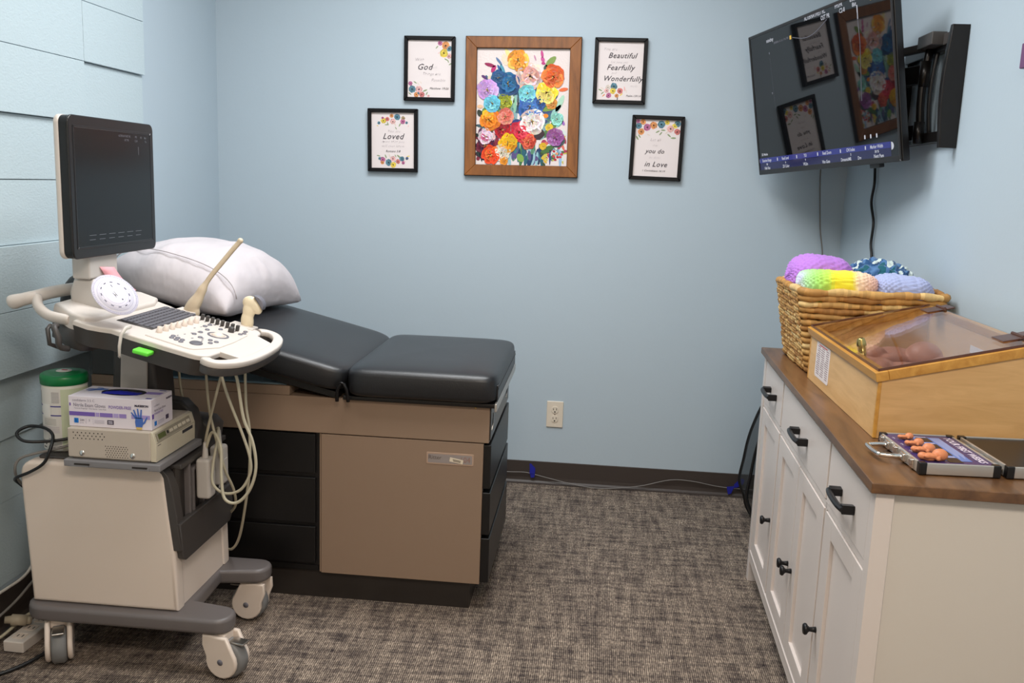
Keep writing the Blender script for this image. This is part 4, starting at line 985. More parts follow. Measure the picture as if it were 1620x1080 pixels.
# ================================================================== EXAM TABLE
def exam_table():
    x0, x1, yf, yb = -1.625, -.300, 2.79, 3.39
    t = thing('exam_table', 'black-cushioned exam table with beige panelled base and raised back section', 'exam table', ((x0+x1)/2, (yf+yb)/2, 0))
    b = MB(); b.box(x0+.06, x1-.055, yf+.026, yb-.03, 0, .100); obj('plinth', b, M['table_dark'], t)
    b = MB(); b.box(x0+.002, x1-.020, yf+.014, yb-.005, .098, .585); b.box(-1.62, -.865, yf+.010, yf+.014, .104, .119); obj('base_cabinet', b, M['table_black'], t)
    # beige band round the top, slightly proud, and the beige door panel
    b = MB(); b.box(x0, x1-.003, yf-.002, yb, .580, .700, .002, 1); b.box(x0, -.955, yf-.002, yb, .700, .731, .002, 1); obj('top_band', b, M['beige'], t)
    b = MB(); b.box(-.858, -.8515, yf+.006, yf+.014, .10, .578); obj('panel_edge', b, M['beige'], t)
    b = MB(); b.box(-.851, -.320, yf-.001, yf+.014, .099, .577, .0015, 1); p = obj('side_panel', b, M['beige'], t)
    b = MB(); b.prism(rrect(-.504, -.350, .501, .540, .004, 3), 'y', yf-.0025, yf, .0006, 1); pl = obj('nameplate', b, M['plate'], p)
    b = MB(); b.col = lin((150, 140, 136)); b.prism(rrect(-.4985, -.3555, .506, .535, .003, 3), 'y', yf-.0028, yf-.002)
    Tm = Matrix.Translation((-.484, yf-.0031, .5255)) @ Matrix.Rotation(R(90), 4, 'X')
    b.text('Ritter', .019, Matrix.Translation((-.476, yf-.0031, .5235)) @ Matrix.Rotation(R(90), 4, 'X'), (92, 78, 70), xs=.95)
    b.text('104', .026, Matrix.Translation((-.378, yf-.0031, .5195)) @ Matrix.Rotation(R(90), 4, 'X'), (150, 112, 100), xs=.9)
    obj('nameplate_print', b, M['card'], pl)
    b = MB(); b.T = Matrix.Translation((-.406, yf-.0034, .5165)) @ Matrix.Rotation(R(10), 4, 'Y'); b.col = lin((222, 208, 186))
    b.box(-.022, .022, -.0003, .0003, -.007, .007); b.col = lin((70, 60, 50)); b.box(-.012, .014, -.0006, -.0003, .0005, .0025); b.box(-.010, .014, -.0006, -.0003, -.0035, -.0015)
    obj('asset_sticker', b, M['card'], pl)
    # three wide black drawers set back on the camera side, left of the beige panel
    for z0, z1 in ((.440, .574), (.268, .425), (.128, .256)):
        b = MB(); b.box(-1.60, -.872, yf+.003, yf+.015, z0, z1, .003); obj('side_drawer', b, M['table_black'], t)
    # end drawers (foot end)
    for z0, z1, dx in ((.425, .572, 0), (.268, .412, .002), (.103, .256, .004)):
        b = MB(); b.box(x1-.022, x1+.004+dx, yf+.006, yb-.004, z0, z1, .003); obj('end_drawer', b, M['table_black'], t)
    b = MB(); b.box(x1-.006, x1+.001, yf+.004, yb-.004, .588, .695, .001, 1)
    obj('end_recess', b, M['table_dark'], t)
    for y in (yf+.05, yb-.09):
        b = MB(); b.tube([(x1+.001, y-.020, .615), (x1+.003, y+.010, .632), (x1+.001, y+.018, .664)], .002, 6); obj('stirrup_catch', b, M['steel'], t)
    # steel strip and board under the seat
    b = MB(); b.box(-.775, -.286, 2.77, 3.43, .700, .714, .002, 1); obj('seat_board', b, M['table_black'], t)
    b = MB(); b.box(-.287, -.279, 2.765, 3.43, .690, .716, .0015, 1); obj('edge_strip', b, M['alum'], t)
    for s in ((-.345,), ):
        b = MB(); b.box(-.352, -.346, yf-.006, yf-.002, .693, .704); obj('catch', b, M['brass'], t)
    # cushions: puffed rectangular pads
    def pad(nm, L, W_, H, T, r=.045, crown=.008, seam=True):
        b = MB(); b.T = T; n = 40; m = 40
        rows = []
        def prof(u):     # edge profile 0..1 along rounded cross section
            return u
        # superellipse sweep
        nu, nv = 96, 28
        P = []
        for i in range(nv+1):
            ph = -PI/2+PI*i/nv
            row = []
            for k in range(nu):
                th = 2*PI*k/nu
                sg = lambda q, e: math.copysign(abs(q)**e, q)
                rad = sg(math.cos(ph), .30)
                x = rad*sg(math.cos(th), .16)*L/2; y = rad*sg(math.sin(th), .16)*W_/2
                z = sg(math.sin(ph), .36)*H/2
                if z > 0: z += crown*(1-(2*x/L)**2)*(1-(2*y/W_)**2)+.0012*noise.noise(Vector((x*9, y*9, 2)))
                row.append(b.v((x+L/2, y+W_/2, z+H/2)))
            P.append(row)
        for i in range(nv):
            for k in range(nu): b.f([P[i][k], P[i][(k+1) % nu], P[i+1][(k+1) % nu], P[i+1][k]], smooth=True)
        return obj(nm, b, M['vinyl'], t)
    seat = pad('seat_cushion', .485, .70, .110, Matrix.Translation((-.765, 2.742, .706)), seam=False)
    b = MB(); b.box(-.284, -.2795, 2.79, 3.40, .722, .772, .004); b.box(-.2805, -.2780, 2.795, 3.395, .757, .761); obj('seat_end_flap', b, M['vinyl'], seat)
    a = R(13)
    back = pad('back_cushion', .90, .70, .098, Matrix.Translation((-.772, 2.742, .712)) @ Matrix.Rotation(a, 4, 'Y') @ Matrix.Translation((-.90, 0, 0)))
    b = MB(); b.T = Matrix.Translation((-.772, 2.742, .712)) @ Matrix.Rotation(a, 4, 'Y'); b.box(-.86, -.02, .04, .66, -.018, .004, .002, 1); obj('back_board', b, M['table_black'], back)
    b = MB()
    for s in (-1, 1): b.tube(spline([(-.770+s*.018, 2.750, .700), (-.770+s*.014, 2.744, .740), (-.770+s*.004, 2.744, .758)], 4), .006, 8)
    b.tube(spline([(-.782, 2.744, .752), (-.772, 2.740, .762), (-.758, 2.744, .754)], 4), .0035, 8)
    obj('hinge_bracket', b, M['black_metal'], t)
    # lift housing at the head end
    b = MB(); b.box(x0, -1.47, yf+.004, yb-.03, .731, .842, .003, 1); obj('lift_housing', b, M['table_grey'], t)
M['plate'] = mat('pale_metal_plate', (196, 168, 148), 0.35, 0.4)
M['table_grey'] = mat('dark_grey_enamel', (66, 68, 68), 0.45)
exam_table()
def pad_sheet():
    b = MB(); n = 30; m = 16; V = []
    for i in range(n+1):
        V.append([b.v((-1.45+.48*i/n, 2.80+.45*j/m, 733*.001+.003*abs(noise.noise(Vector((i*.3, j*.5, 3))))+(.035*max(0, 1-i/4) if 0 else 0))) for j in range(m+1)])
    for i in range(n):
        for j in range(m): b.f([V[i][j], V[i+1][j], V[i+1][j+1], V[i][j+1]], smooth=True)
    o = obj('underpad', b, M['pad']); s = o.modifiers.new('thickness', 'SOLIDIFY'); s.thickness = .002
    tag(o, 'grey-blue sheet lying on the exam table base beneath its raised back', 'underpad')
pad_sheet()
def pillow():
    random.seed(2)
    t = thing('pillow', 'plump white pillow in a cotton case on the raised head of the exam table', 'pillow', (-1.40, 3.12, .93))
    a = R(13)
    T = Matrix.Translation((-1.355, 3.11, 1.002)) @ Matrix.Rotation(R(13), 4, 'Y') @ Matrix.Rotation(R(-4), 4, 'Z')
    b = MB(); b.T = T; n = 90; W_, L = .45, .64
    def top(u, v):
        e = max(0, 1-abs(u)**2.6)*max(0, 1-abs(v)**2.8); e = e**.40
        return e
    grids = []
    for s in (1, -1):
        G = []
        for i in range(n+1):
            row = []
            for j in range(n+1):
                u, v = -1+2*i/n, -1+2*j/n
                e = top(u, v)
                pin = 1-.055*(1-abs(v)**2)*abs(u)**3*1.0; pin2 = 1-.06*(1-abs(u)**2)*abs(v)**3
                x, y = u*W_/2*pin, v*L/2*pin2
                h = (.158 if s > 0 else .055)*e
                P3 = Vector((x*7, y*7, s*3))
                wr = .009*noise.noise(Vector((x*9+3, y*4, 1.5)))*e**.5
                edge = max(abs(u), abs(v))
                fold = .011*noise.noise(Vector((math.atan2(v, u)*5.5, edge*1.2, 3+s)))*max(0, 1-abs(edge-.84)/.26)+.006*noise.noise(Vector((x*22, y*9, 4)))*e**.5
                z = s*h+(wr+fold if s > 0 else fold*.4)-.030*max(0, u)**2*max(0, v)**2
                row.append(b.v((x, y, z)) if not (s < 0 and (i in (0, n) or j in (0, n))) else grids[0][i][j])
            G.append(row)
        grids.append(G)
        for i in range(n):
            for j in range(n):
                q = [G[i][j], G[i+1][j], G[i+1][j+1], G[i][j+1]]; b.f(q if s > 0 else q[::-1], smooth=True)
    body = obj('pillowcase', b, M['linen'], t)
    b = MB(); b.T = T
    pts = []
    for k in range(81):
        f = k/80; u, v = -1+2*f, -.90
        e = (max(0, 1-abs(u)**2.6)*max(0, 1-abs(v)**2.8))**.46
    # hem: a stitched band near the open end
    for k in range(61):
        u = -1+2*k/60; v = -.80
        e = top(u*.985, v); pts.append((u*W_/2*.985, v*L/2, .158*e+.010))
    b.tube(pts, .0022, 6); obj('hem', b, M['linen'], body)
pillow()

# ================================================================== ULTRASOUND CART
def cart():
    t = thing('ultrasound_machine', 'white and grey wheeled ultrasound machine with upright monitor and keyboard console', 'ultrasound machine', (-1.30, 2.47, 0))
    W, G, DG, BK = M['cart_white'], M['grey_plastic'], M['dark_plastic'], M['black_plastic']
    # --- base: U-shaped tray with two front arms
    b = MB()
    ya, yb_ = 2.262, 2.690
    pts = arc(-1.50, ya+.06, .06, 180, 270, 5)+arc(-1.000, ya+.045, .045, 270, 360, 5)+arc(-1.000, ya+.052, .045, 0, 80, 4)
    pts += [(-1.095, ya+.115), (-1.105, yb_-.115)]
    pts += arc(-1.015, yb_-.052, .045, 280, 360, 4)+arc(-1.015, yb_-.045, .045, 0, 90, 4)+arc(-1.50, yb_-.06, .06, 90, 180, 5)
    b.prism(pts, 'z', .135, .180, .012, 3); obj('base_tray', b, G, t)
    # --- casters
    def caster(x, y, ang, lock=True):
        T = Matrix.Translation((x, y, 0)) @ Matrix.Rotation(R(ang), 4, 'Z')
        b = MB(); b.T = T
        # twin shrouds with the wheels between them; rolls along local x
        side = [(.034, .130), (.050, .098)]+[(p, q) for p, q in arc(.016, .057, .050, 40, -190, 12)]+[(-.046, .098), (-.044, .130)]
        for sd in (-1, 1):
            b.prism([(u, z) for u, z in side], 'y', min(sd*.021, sd*.036), max(sd*.021, sd*.036), .006, 3)
        b.box(-.030, .022, -.022, .022, .104, .132, .004)
        r = obj('caster', b, W, t)
        b = MB(); b.T = T; b.lathe([(0, -.0195), (.050, -.0195), (.0565, -.013), (.0565, .013), (.050, .0195), (0, .0195)], (.018, 0, .0568), 40, 'y'); obj('wheel', b, M['wheel'], r)
        b = MB(); b.T = T
        for s in (-1, 1): b.lathe([(0, s*.0362), (.009, s*.0362), (.009, s*.0370), (0, s*.0370)], (.016, 0, .057), 20, 'y')
        obj('axle_cap', b, M['button'], r)
        b = MB(); b.T = T; b.tube([(0, 0, .128), (0, 0, .138)], .013, 12); 
        if lock: b.box(.030, .078, -.016, .016, .108, .114, .002)
        obj('brake', b, M['steel'], r)
    caster(-.985, 2.300, -14); caster(-1.020, 2.640, 176, True); caster(-1.475, 2.310, -62); caster(-1.475, 2.625, 160)
    # --- body
    def prof(o=0): return [(-1.540+o, .181), (-1.558+o, .545)]+arc(-1.520+o, .560, .036, 170, 95, 4)+[(-1.20, .602), (-1.168-o, .600)]+arc(-1.178-o, .560, .040, 75, 15, 3)+[(-1.128-o, .46), (-1.116-o, .36), (-1.112-o, .181)]
    b = MB()
    for y0, y1 in ((2.292, 2.345), (2.612, 2.665)):
        b = MB(); b.prism(prof(), 'y', y0, y1, .012, 3); obj('side_cover', b, W, t)
    b = MB(); b.prism(prof(.004), 'y', 2.340, 2.618); obj('body', b, W, t)
    b = MB(); b.box(-1.515, -1.175, 2.318, 2.64, .596, .606, .003, 1); obj('top_deck', b, DG, t)
    # front grey fascia with docking recess: follows the bulging front of the body
    fz = [.604, .575, .53, .46, .40, .36]
    fx = [-1.165, -1.140, -1.128, -1.118, -1.113, -1.110]
    b = MB()
    out = [(x+.010, z) for x, z in zip(fx, fz)]
    b.prism(out+[(x-.02, z) for x, z in list(zip(fx, fz))[::-1]], 'y', 2.296, 2.335, .003)
    b.prism(out+[(x-.02, z) for x, z in list(zip(fx, fz))[::-1]], 'y', 2.635, 2.662, .003)
    b.prism([(y, z) for y, z in ((2.296, .44), (2.310, .335))]+[(2.330, .322), (2.640, .322), (2.662, .345), (2.662, .44)], 'x', -1.118, -1.098, .004)
    b.box(-1.145, -1.108, 2.33, 2.64, .585, .600, .003)
    f = obj('front_fascia', b, DG, t)
    b = MB(); b.box(-1.132, -1.126, 2.33, 2.64, .40, .59); obj('recess', b, M['table_dark'], f)
    b = MB(); b.box(-1.130, -1.110, 2.385, 2.397, .40, .59, .003); b.box(-1.130, -1.112, 2.480, 2.488, .40, .59, .003); b.box(-1.130, -1.100, 2.33, 2.64, .385, .412, .006)
    obj('port_rib', b, G, f)
    b = MB(); b.prism([(2.405, .43), (2.405, .56), (2.412, .568), (2.440, .568), (2.440, .558), (2.416, .558), (2.416, .43)], 'x', -1.126, -1.108, .002); b.box(-1.126, -1.105, 2.43, 2.46, .42, .43); obj('docking_latch', b, G, f)
    # --- printer tray
    b = MB(); b.box(-1.392, -1.122, 2.236, 2.50, .6075, .627, .003)
    for x in (-1.347, -1.176): b.box(x-.025, x+.025, 2.2345, 2.238, .609, .6165)
    tr = obj('printer_tray', b, M['tray_grey'], t)
    b = MB()
    for x in (-1.340, -1.178): b.box(x-.021, x+.021, 2.2338, 2.2365, .614, .6185)
    obj('tray_slot', b, M['slot'], tr)
    # --- column and shoulder
    b = MB(); b.prism([(-1.375, .60), (-1.235, .60), (-1.232, .72), (-1.245, .93), (-1.36, .93), (-1.372, .75)], 'y', 2.455, 2.575, .012, 3); c = obj('column', b, DG, t)
    b = MB(); b.prism([(-1.350, .62), (-1.268, .62), (-1.256, .885), (-1.335, .885)], 'y', 2.448, 2.456, .003); obj('column_panel', b, M['pale_grey'], c)
    b = MB(); b.prism([(-1.26, .60), (-1.145, .60), (-1.140, .650), (-1.155, .705), (-1.185, .735), (-1.235, .74), (-1.26, .70)], 'y', 2.505, 2.560, .010, 3); obj('shoulder', b, DG, t)
    b = MB(); b.prism([(-1.20, .600), (-1.125, .594), (-1.118, .640), (-1.14, .664), (-1.20, .668)], 'y', 2.552, 2.655, .008, 3); obj('rear_shoulder', b, DG, t)
    # --- console
    tt = R(12); zc = lambda x: .988-math.tan(tt)*(x+1.284)
    def K(x, y, h): return (x+h*math.sin(tt), y, zc(x)+h*math.cos(tt))
    def slab(mb, pts, h0, h1, inset=0, bev=0.006, seg=3, cen=(-1.2, 2.47)):
        """outline in plan laid on the sloping console plane, from height h0 to h1"""
        tb = bmesh.new(); lo = []; hi = []
        for x, y in pts:
            lo.append(tb.verts.new(K(x+(cen[0]-x)*inset, y+(cen[1]-y)*inset, h0))); hi.append(tb.verts.new(K(x, y, h1)))
        f1 = tb.faces.new(lo[::-1]); f2 = tb.faces.new(hi); n = len(pts)
        for i in range(n): tb.faces.new((lo[i], lo[(i+1) % n], hi[(i+1) % n], hi[i]))
        bmesh.ops.recalc_face_normals(tb, faces=tb.faces[:])
        if bev: bmesh.ops.bevel(tb, geom=list(f2.edges), offset=bev, segments=seg, profile=.5, affect='EDGES'); mb.wn = True
        mb.add(tb, smooth=True); tb.free()
    outline = [(-1.360, 2.262), (-1.315, 2.252), (-1.285, 2.262), (-1.262, 2.274), (-1.200, 2.262), (-1.100, 2.250)]+arc(-1.030, 2.285, .040, 265, 340, 4)+[(-.988, 2.33), (-.980, 2.42), (-.982, 2.55)]+arc(-1.035, 2.625, .045, 5, 80, 4)+[(-1.10, 2.672), (-1.18, 2.650), (-1.250, 2.650), (-1.285, 2.672), (-1.335, 2.690), (-1.375, 2.690)]
    con = MB(); slab(con, outline, -.014, .0, 0, .005); console = obj('console', con, M['white_plastic'], t)
    b = MB(); slab(b, [(x, y) for x, y in outline], -.062, -.013, .06, 0); b.wn = True; obj('console_underside', b, DG, console)
    # raised rear deck that carries the monitor
    back = [(-1.375, 2.275), (-1.335, 2.270), (-1.318, 2.30), (-1.315, 2.62), (-1.335, 2.68), (-1.40, 2.70), (-1.455, 2.66), (-1.465, 2.50), (-1.455, 2.33)]
    b = MB(); slab(b, back, -.030, .014, 0, .010, 4, (-1.39, 2.48)); obj('rear_deck', b, M['white_plastic'], console)
    b = MB(); slab(b, back, -.085, -.028, .05, 0, 3, (-1.39, 2.48)); obj('rear_housing', b, DG, console)
    # grab handle: a wide loop round the operator's side
    hp = [(-.992, 2.238), (-.972, 2.226), (-.950, 2.236), (-.925, 2.285), (-.912, 2.36), (-.910, 2.46), (-.916, 2.55), (-.934, 2.625), (-.962, 2.668), (-.990, 2.676), (-1.006, 2.664)]
    hp = [tuple(p) for p in [(v.x, v.y) for v in spline([(x, y, 0) for x, y in hp], 4)]]
    def ribbon(mb, path, w, h0, h1, bev=.005):
        n = 16; rings = []; hm, hh = (h0+h1)/2, (h1-h0)/2
        for i, p in enumerate(path):
            a, c = path[max(0, i-1)], path[min(len(path)-1, i+1)]; d = Vector((c[0]-a[0], c[1]-a[1])).normalized(); nx, ny = -d.y, d.x
            k = .80 if i in (0, len(path)-1) else 1
            ring = []
            for j in range(n):
                th = 2*PI*j/n; cu, cv = math.cos(th), math.sin(th); e = .55 if bev else .25
                u = math.copysign(abs(cu)**e, cu)*w/2*k; v = math.copysign(abs(cv)**e, cv)*hh*k
                ring.append(mb.v(K(p[0]+nx*u, p[1]+ny*u, hm+v)))
            rings.append(ring)
        for A, B in zip(rings[:-1], rings[1:]):
            for j in range(n): mb.f([A[j], A[(j+1) % n], B[(j+1) % n], B[j]], smooth=True)
        mb.f(rings[0][::-1]); mb.f(rings[-1])
    b = MB(); ribbon(b, hp, .030, -.016, .004, .008); slab(b, [(-.918, 2.545), (-.994, 2.60), (-.994, 2.33), (-.920, 2.318)][::-1], -.014, .001, 0, .003); h = obj('grab_handle', b, M['white_plastic'], t)
    b = MB(); ribbon(b, hp, .026, -.036, -.015, 0); b.wn = True; obj('handle_underside', b, DG, h)
    # control panel plate, slightly raised
    cp = [(-1.180, 2.292)]+arc(-1.060, 2.300, .026, 262, 345, 3)+[(-1.004, 2.36), (-1.000, 2.45), (-1.004, 2.56)]+arc(-1.050, 2.610, .030, 0, 85, 3)+[(-1.150, 2.625), (-1.196, 2.61)]
    b = MB(); slab(b, cp, -.002, .0035, 0, .002, 2); pn = obj('control_panel', b, M['white_plastic'], console)
    # keyboard
    b = MB(); slab(b, [(-1.296, 2.362), (-1.196, 2.362), (-1.196, 2.645), (-1.296, 2.645)], -.002, .0012, 0, 0); kb = obj('keyboard_bed', b, M['dark_plastic'], console)
    b = MB(); b.wn = True
    for r in range(6):
        x = -1.288+.0158*r; y = 2.369+.002*(r % 3)
        while y < 2.636:
            wk = .0148 if not (r == 5 and 2.44 < y < 2.52) else .07
            if r in (2, 3) and y < 2.372: wk = .020
            y1 = min(y+wk, 2.640)
            slab(b, [(x, y), (x+.0118, y), (x+.0118, y1), (x, y1)], .001, .0055, 0, .0015, 1)
            y += wk+.0032
    obj('keys', b, M['key'], kb)
    def onp(x, y, h=0): return Vector(K(x, y, h))
    def puck(nm, x, y, rx, ry, h0, h1, m, par, dome=0):
        b = MB(); T = Matrix.Translation(K(x, y, 0)) @ Matrix.Rotation(tt, 4, 'Y') @ Matrix.Diagonal((rx, ry, 1, 1)); b.T = T
        b.lathe([(1, h0), (1, h1*.7), (.86, h1), (.4, h1+dome), (0, h1+dome*1.3)], (0, 0, 0), 20); return obj(nm, b, m, par)
    # TGC sliders: eight dark levers near the far edge
    for k in range(8):
        b = MB(); x = -1.158+.0165*k; y = 2.598-.003*k; T = Matrix.Translation(K(x, y, 0)) @ Matrix.Rotation(tt, 4, 'Y'); b.T = T
        b.box(-.0048, .0048, -.006, .006, .003, .021, .002); b.box(-.0012, .0012, -.018, .016, .003, .0042); obj('slider', b, M['dark_plastic'], pn)
    b = MB(); b.T = Matrix.Translation(K(-1.048, 2.545, 0)) @ Matrix.Rotation(tt, 4, 'Y'); b.lathe([(0.009, .003), (.009, .016), (.007, .019), (0, .019)], (0, 0, 0), 16); obj('rotary_knob', b, M['dark_plastic'], pn)
    # row of white rotary encoders
    for k in range(7):
        x, y = -1.168+.0025*k, 2.345+.033*k
        b = MB(); b.T = Matrix.Translation(K(x, y, 0)) @ Matrix.Rotation(tt, 4, 'Y'); b.lathe([(.0085, .003), (.0085, .011), (.0065, .0125), (.0065, .020), (0, .021)], (0, 0, 0), 18); obj('rotary_knob', b, W, pn)
    # push buttons
    for x, y in ((-1.123, 2.325), (-1.107, 2.318), (-1.091, 2.311), (-1.128, 2.345), (-1.112, 2.338), (-1.096, 2.331), (-1.103, 2.420), (-1.100, 2.455), (-1.078, 2.402), (-1.100, 2.500), (-1.078, 2.542), (-1.118, 2.560), (-1.048, 2.400), (-1.036, 2.372), (-1.030, 2.398), (-1.020, 2.545), (-1.016, 2.565), (-1.022, 2.590), (-1.120, 2.53)):
        puck('button', x, y, .0065, .0085, .003, .0062, M['button'], pn)
    puck('button', -1.060, 2.336, .017, .022, .003, .0065, M['key'], pn)
    b = MB(); b.T = Matrix.Translation(K(-1.055, 2.470, 0)) @ Matrix.Rotation(tt, 4, 'Y'); b.lathe([(.024, .0034), (.0300, .0034), (.0300, .0052), (.024, .0052)], (0, 0, 0), 32); rg = obj('trackball_ring', b, M['button'], pn)
    b = MB(); b.T = Matrix.Translation(K(-1.055, 2.470, 0)) @ Matrix.Rotation(tt, 4, 'Y'); ell(b, (0, 0, .000), (.0195, .0195, .013)); b.lathe([(.0195, .003), (.024, .003), (.024, .0048), (.0195, .0042)], (0, 0, 0), 32); obj('trackball', b, W, rg)
    b = MB()
    for i in range(10):
        x, y = -1.15+.006*(i % 5), 2.33+.03*i
        slab(b, [(x+.018, y), (x+.021, y), (x+.021, y+.009), (x+.018, y+.009)], .0034, .0039, 0, 0)
    for x, y in ((-1.060, 2.362), (-1.066, 2.380), (-1.072, 2.396), (-1.09, 2.37)): slab(b, [(x, y), (x+.004, y), (x+.004, y+.010), (x, y+.010)], .0034, .0040, 0, 0)
    obj('panel_legends', b, M['button'], pn)
    # USB stick and cloth hook on the near side
    b = MB(); b.T = Matrix.Translation((-1.158, 2.232, .932)) @ Matrix.Rotation(tt, 4, 'Y'); b.box(-.024, .020, -.010, .026, -.006, .006, .004, 3); obj('memory_stick', b, M['usb'], console)
    b = MB(); px = -1.222
    b.tube([(px+.012, 2.275, .992), (px+.010, 2.252, .990), (px+.004, 2.240, .975), (px, 2.236, .945), (px-.001, 2.236, .920), (px-.003, 2.243, .914), (px-.012, 2.252, .915)], [.006, .006, .0055, .005, .004, .003, .003], 8, squash=.7); obj('paper_hook', b, M['white_plastic'], console)
    # rear side hook
    b = MB(); b.tube(spline([(-1.408, 2.262, .985), (-1.400, 2.238, .985), (-1.388, 2.234, .960), (-1.386, 2.236, .935), (-1.378, 2.262, .925)], 4), .008, 10); b.tube([(-1.425, 2.262, .985), (-1.420, 2.240, .98), (-1.415, 2.238, .94), (-1.405, 2.262, .928)], .006, 8); obj('cable_hook', b, DG, console)
    # rear push bar
    b = MB()
    b.tube(spline([(-1.43, 2.64, 1.040), (-1.475, 2.60, 1.052), (-1.487, 2.50, 1.055), (-1.490, 2.38, 1.057), (-1.496, 2.318, 1.053), (-1.528, 2.300, 1.044), (-1.560, 2.294, 1.034)], 5), [.0175]*22+[.018, .018, .018, .0185, .0195, .0205, .0205, .0185, .013], 14, squash=.8)
    b.tube(spline([(-1.494, 2.318, 1.052), (-1.480, 2.300, 1.028), (-1.445, 2.292, 1.006), (-1.385, 2.290, .996)], 5), .0165, 14, squash=.8)
    obj('push_bar', b, M['white_plastic'], t)
    b = MB(); ell(b, (-1.545, 2.62, .985), (.062, .060, .100)); obj('cable_bag', b, BK, t)
    # --- monitor neck and monitor
    b = MB(); b.box(-1.425, -1.372, 2.372, 2.52, 1.098, 1.17, .006); b.prism([(-1.44, 1.00), (-1.325, 1.00), (-1.345, 1.055), (-1.375, 1.098), (-1.430, 1.098), (-1.445, 1.06)], 'y', 2.385, 2.52, .012, 3)
    nk = obj('monitor_neck', b, M['pale_grey'], t)
    my0, my1, mz0, mz1 = 2.277, 2.730, 1.160, 1.535
    def plate(nm, x0, x1, m, par, ins=0, r=.022, bev=.006):
        b = MB(); b.prism(rrect(my0+ins, my1-ins, mz0+ins, mz1-ins, r, 5), 'x', x0, x1, bev, 3); return obj(nm, b, m, par)
    mon = plate('monitor', -1.402, -1.386, M['white_plastic'], t, 0, .022, .006)
    plate('monitor_body', -1.388, -1.364, BK, mon, .0015, .021, .003)
    b = MB(); T = Matrix(((0, 0, 1, -1.366), (1, 0, 0, (my0+my1)/2), (0, 1, 0, (mz0+mz1)/2), (0, 0, 0, 1))); b.T = T
    w2, h2 = (my1-my0)/2, (mz1-mz0)/2
    b.prism(rrect(-w2, w2, -h2, h2, .020, 5), 'z', 0, .007, .003, 2); fz_ = obj('monitor_bezel', b, M['bezel'], mon)
    b = MB(); b.T = T; framemesh(b, w2*2-.036, h2*2-.052, .006, .0085, .001)
    obj('bezel_lip', b, M['bezel'], mon)
    b = MB(); b.T = T; b.box(-w2+.022, w2-.022, -h2+.030, h2-.030, .0060, .0076); sc = obj('screen', b, M['dark_screen'], mon)
    b = MB()
    Tm = T
    for s, u, v_, sz in (('ALTERNATIVEST RC', .02, .145, .0085), ('OST PR', .03, .134, .0085), ('FPS', .085, .145, .0085), ('C2-8', .085, .134, .0085), ('8.0', .115, .145, .0085), ('8bit', .14, .145, .0085), ('TIs', .142, .134, .0085)):
        b.text(s, sz, T @ Matrix.Translation((u+.035, v_, .0079)), None, 0, 'CENTER', 0, xs=.9)
    b.T = T; b.box(.132, .1335, .095, .118, .0077, .0079)
    for k in range(6): b.box(-.15+.05*k, -.115+.05*k, -.128, -.1268, .0077, .0079); b.box(-.15+.05*k, -.12+.05*k, -.140, -.1388, .0077, .0079)
    b.T = Matrix.Identity(4)
    obj('screen_lettering', b, M['faint'], sc)
    # --- transducers' cables: looping below the console in front of the body
    def sc(p, y):
        k = y/p[1]; return (p[0]*k, y, CAM_Z-(CAM_Z-p[2])*k)
    def cab(pts, r=.0042):
        b = MB(); b.tube(spline(pts, 6), r, 8); return obj('cable', b, M['cable'], t)
    cab([(-1.225, 2.56, .93), (-1.217, 2.56, .837), (-1.213, 2.56, .77), (-1.203, 2.565, .69), (-1.195, 2.565, .655)], .0038)
    cab([(-1.115, 2.52, .90), (-1.111, 2.51, .843), (-1.100, 2.50, .73), (-1.086, 2.50, .655), (-1.056, 2.50, .541), sc((-1.028, 2.50, .474), 2.54), sc((-1.025, 2.50, .425), 2.60), sc((-1.050, 2.50, .395), 2.68), (-1.15, 2.69, .312)])
    cab([(-1.030, 2.47, .90), (-1.041, 2.47, .853), (-1.072, 2.47, .739), (-1.100, 2.485, .650), (-1.115, 2.50, .600)])
    cab([(-1.035, 2.43, .90), (-1.030, 2.42, .868), (-1.004, 2.40, .797), (-.957, 2.40, .672), (-.938, 2.40, .608), (-.939, 2.40, .562), (-.968, 2.40, .513), (-1.015, 2.40, .500), (-1.048, 2.40, .526), (-1.056, 2.42, .572), (-1.060, 2.46, .63), (-1.080, 2.52, .655), (-1.11, 2.56, .63)])
    cab([(-.985, 2.38, .90), (-.977, 2.37, .879), (-.956, 2.36, .845), (-.940, 2.36, .738), (-.914, 2.36, .668), (-.906, 2.36, .595), (-.925, 2.36, .53), (-.962, 2.36, .490), (-.998, 2.36, .500), (-1.010, 2.37, .56), (-1.018, 2.39, .635), (-1.040, 2.41, .668), (-1.064, 2.43, .665), (-1.085, 2.44, .615)], .0045)
    cab([(-.990, 2.52, .90), (-.988, 2.50, .859), (-.987, 2.50, .737), (-.978, 2.50, .662), (-.979, 2.50, .546), sc((-.994, 2.50, .427), 2.53), sc((-1.013, 2.50, .330), 2.60), sc((-1.035, 2.50, .290), 2.66), sc((-1.060, 2.50, .290), 2.69), (-1.17, 2.70, .215)])
    b = MB(); ell(b, (-1.1995, 2.565, .700), (.005, .005, .003)); obj('cable_tag', b, M['red_mark'], t)
    # plugged-in connectors
    for y, z0, z1 in ((2.440, .470, .590), (2.535, .480, .600)):
        b = MB(); b.box(-1.108, -1.066, y-.024, y+.024, z0, z1, .010, 3); b.tube([(-1.087, y, z1-.005), (-1.086, y, z1+.045)], [.010, .0055], 10); b.box(-1.068, -1.064, y-.012, y+.012, z0+.03, z1-.04, .001)
        obj('connector', b, M['pale_grey'], t)
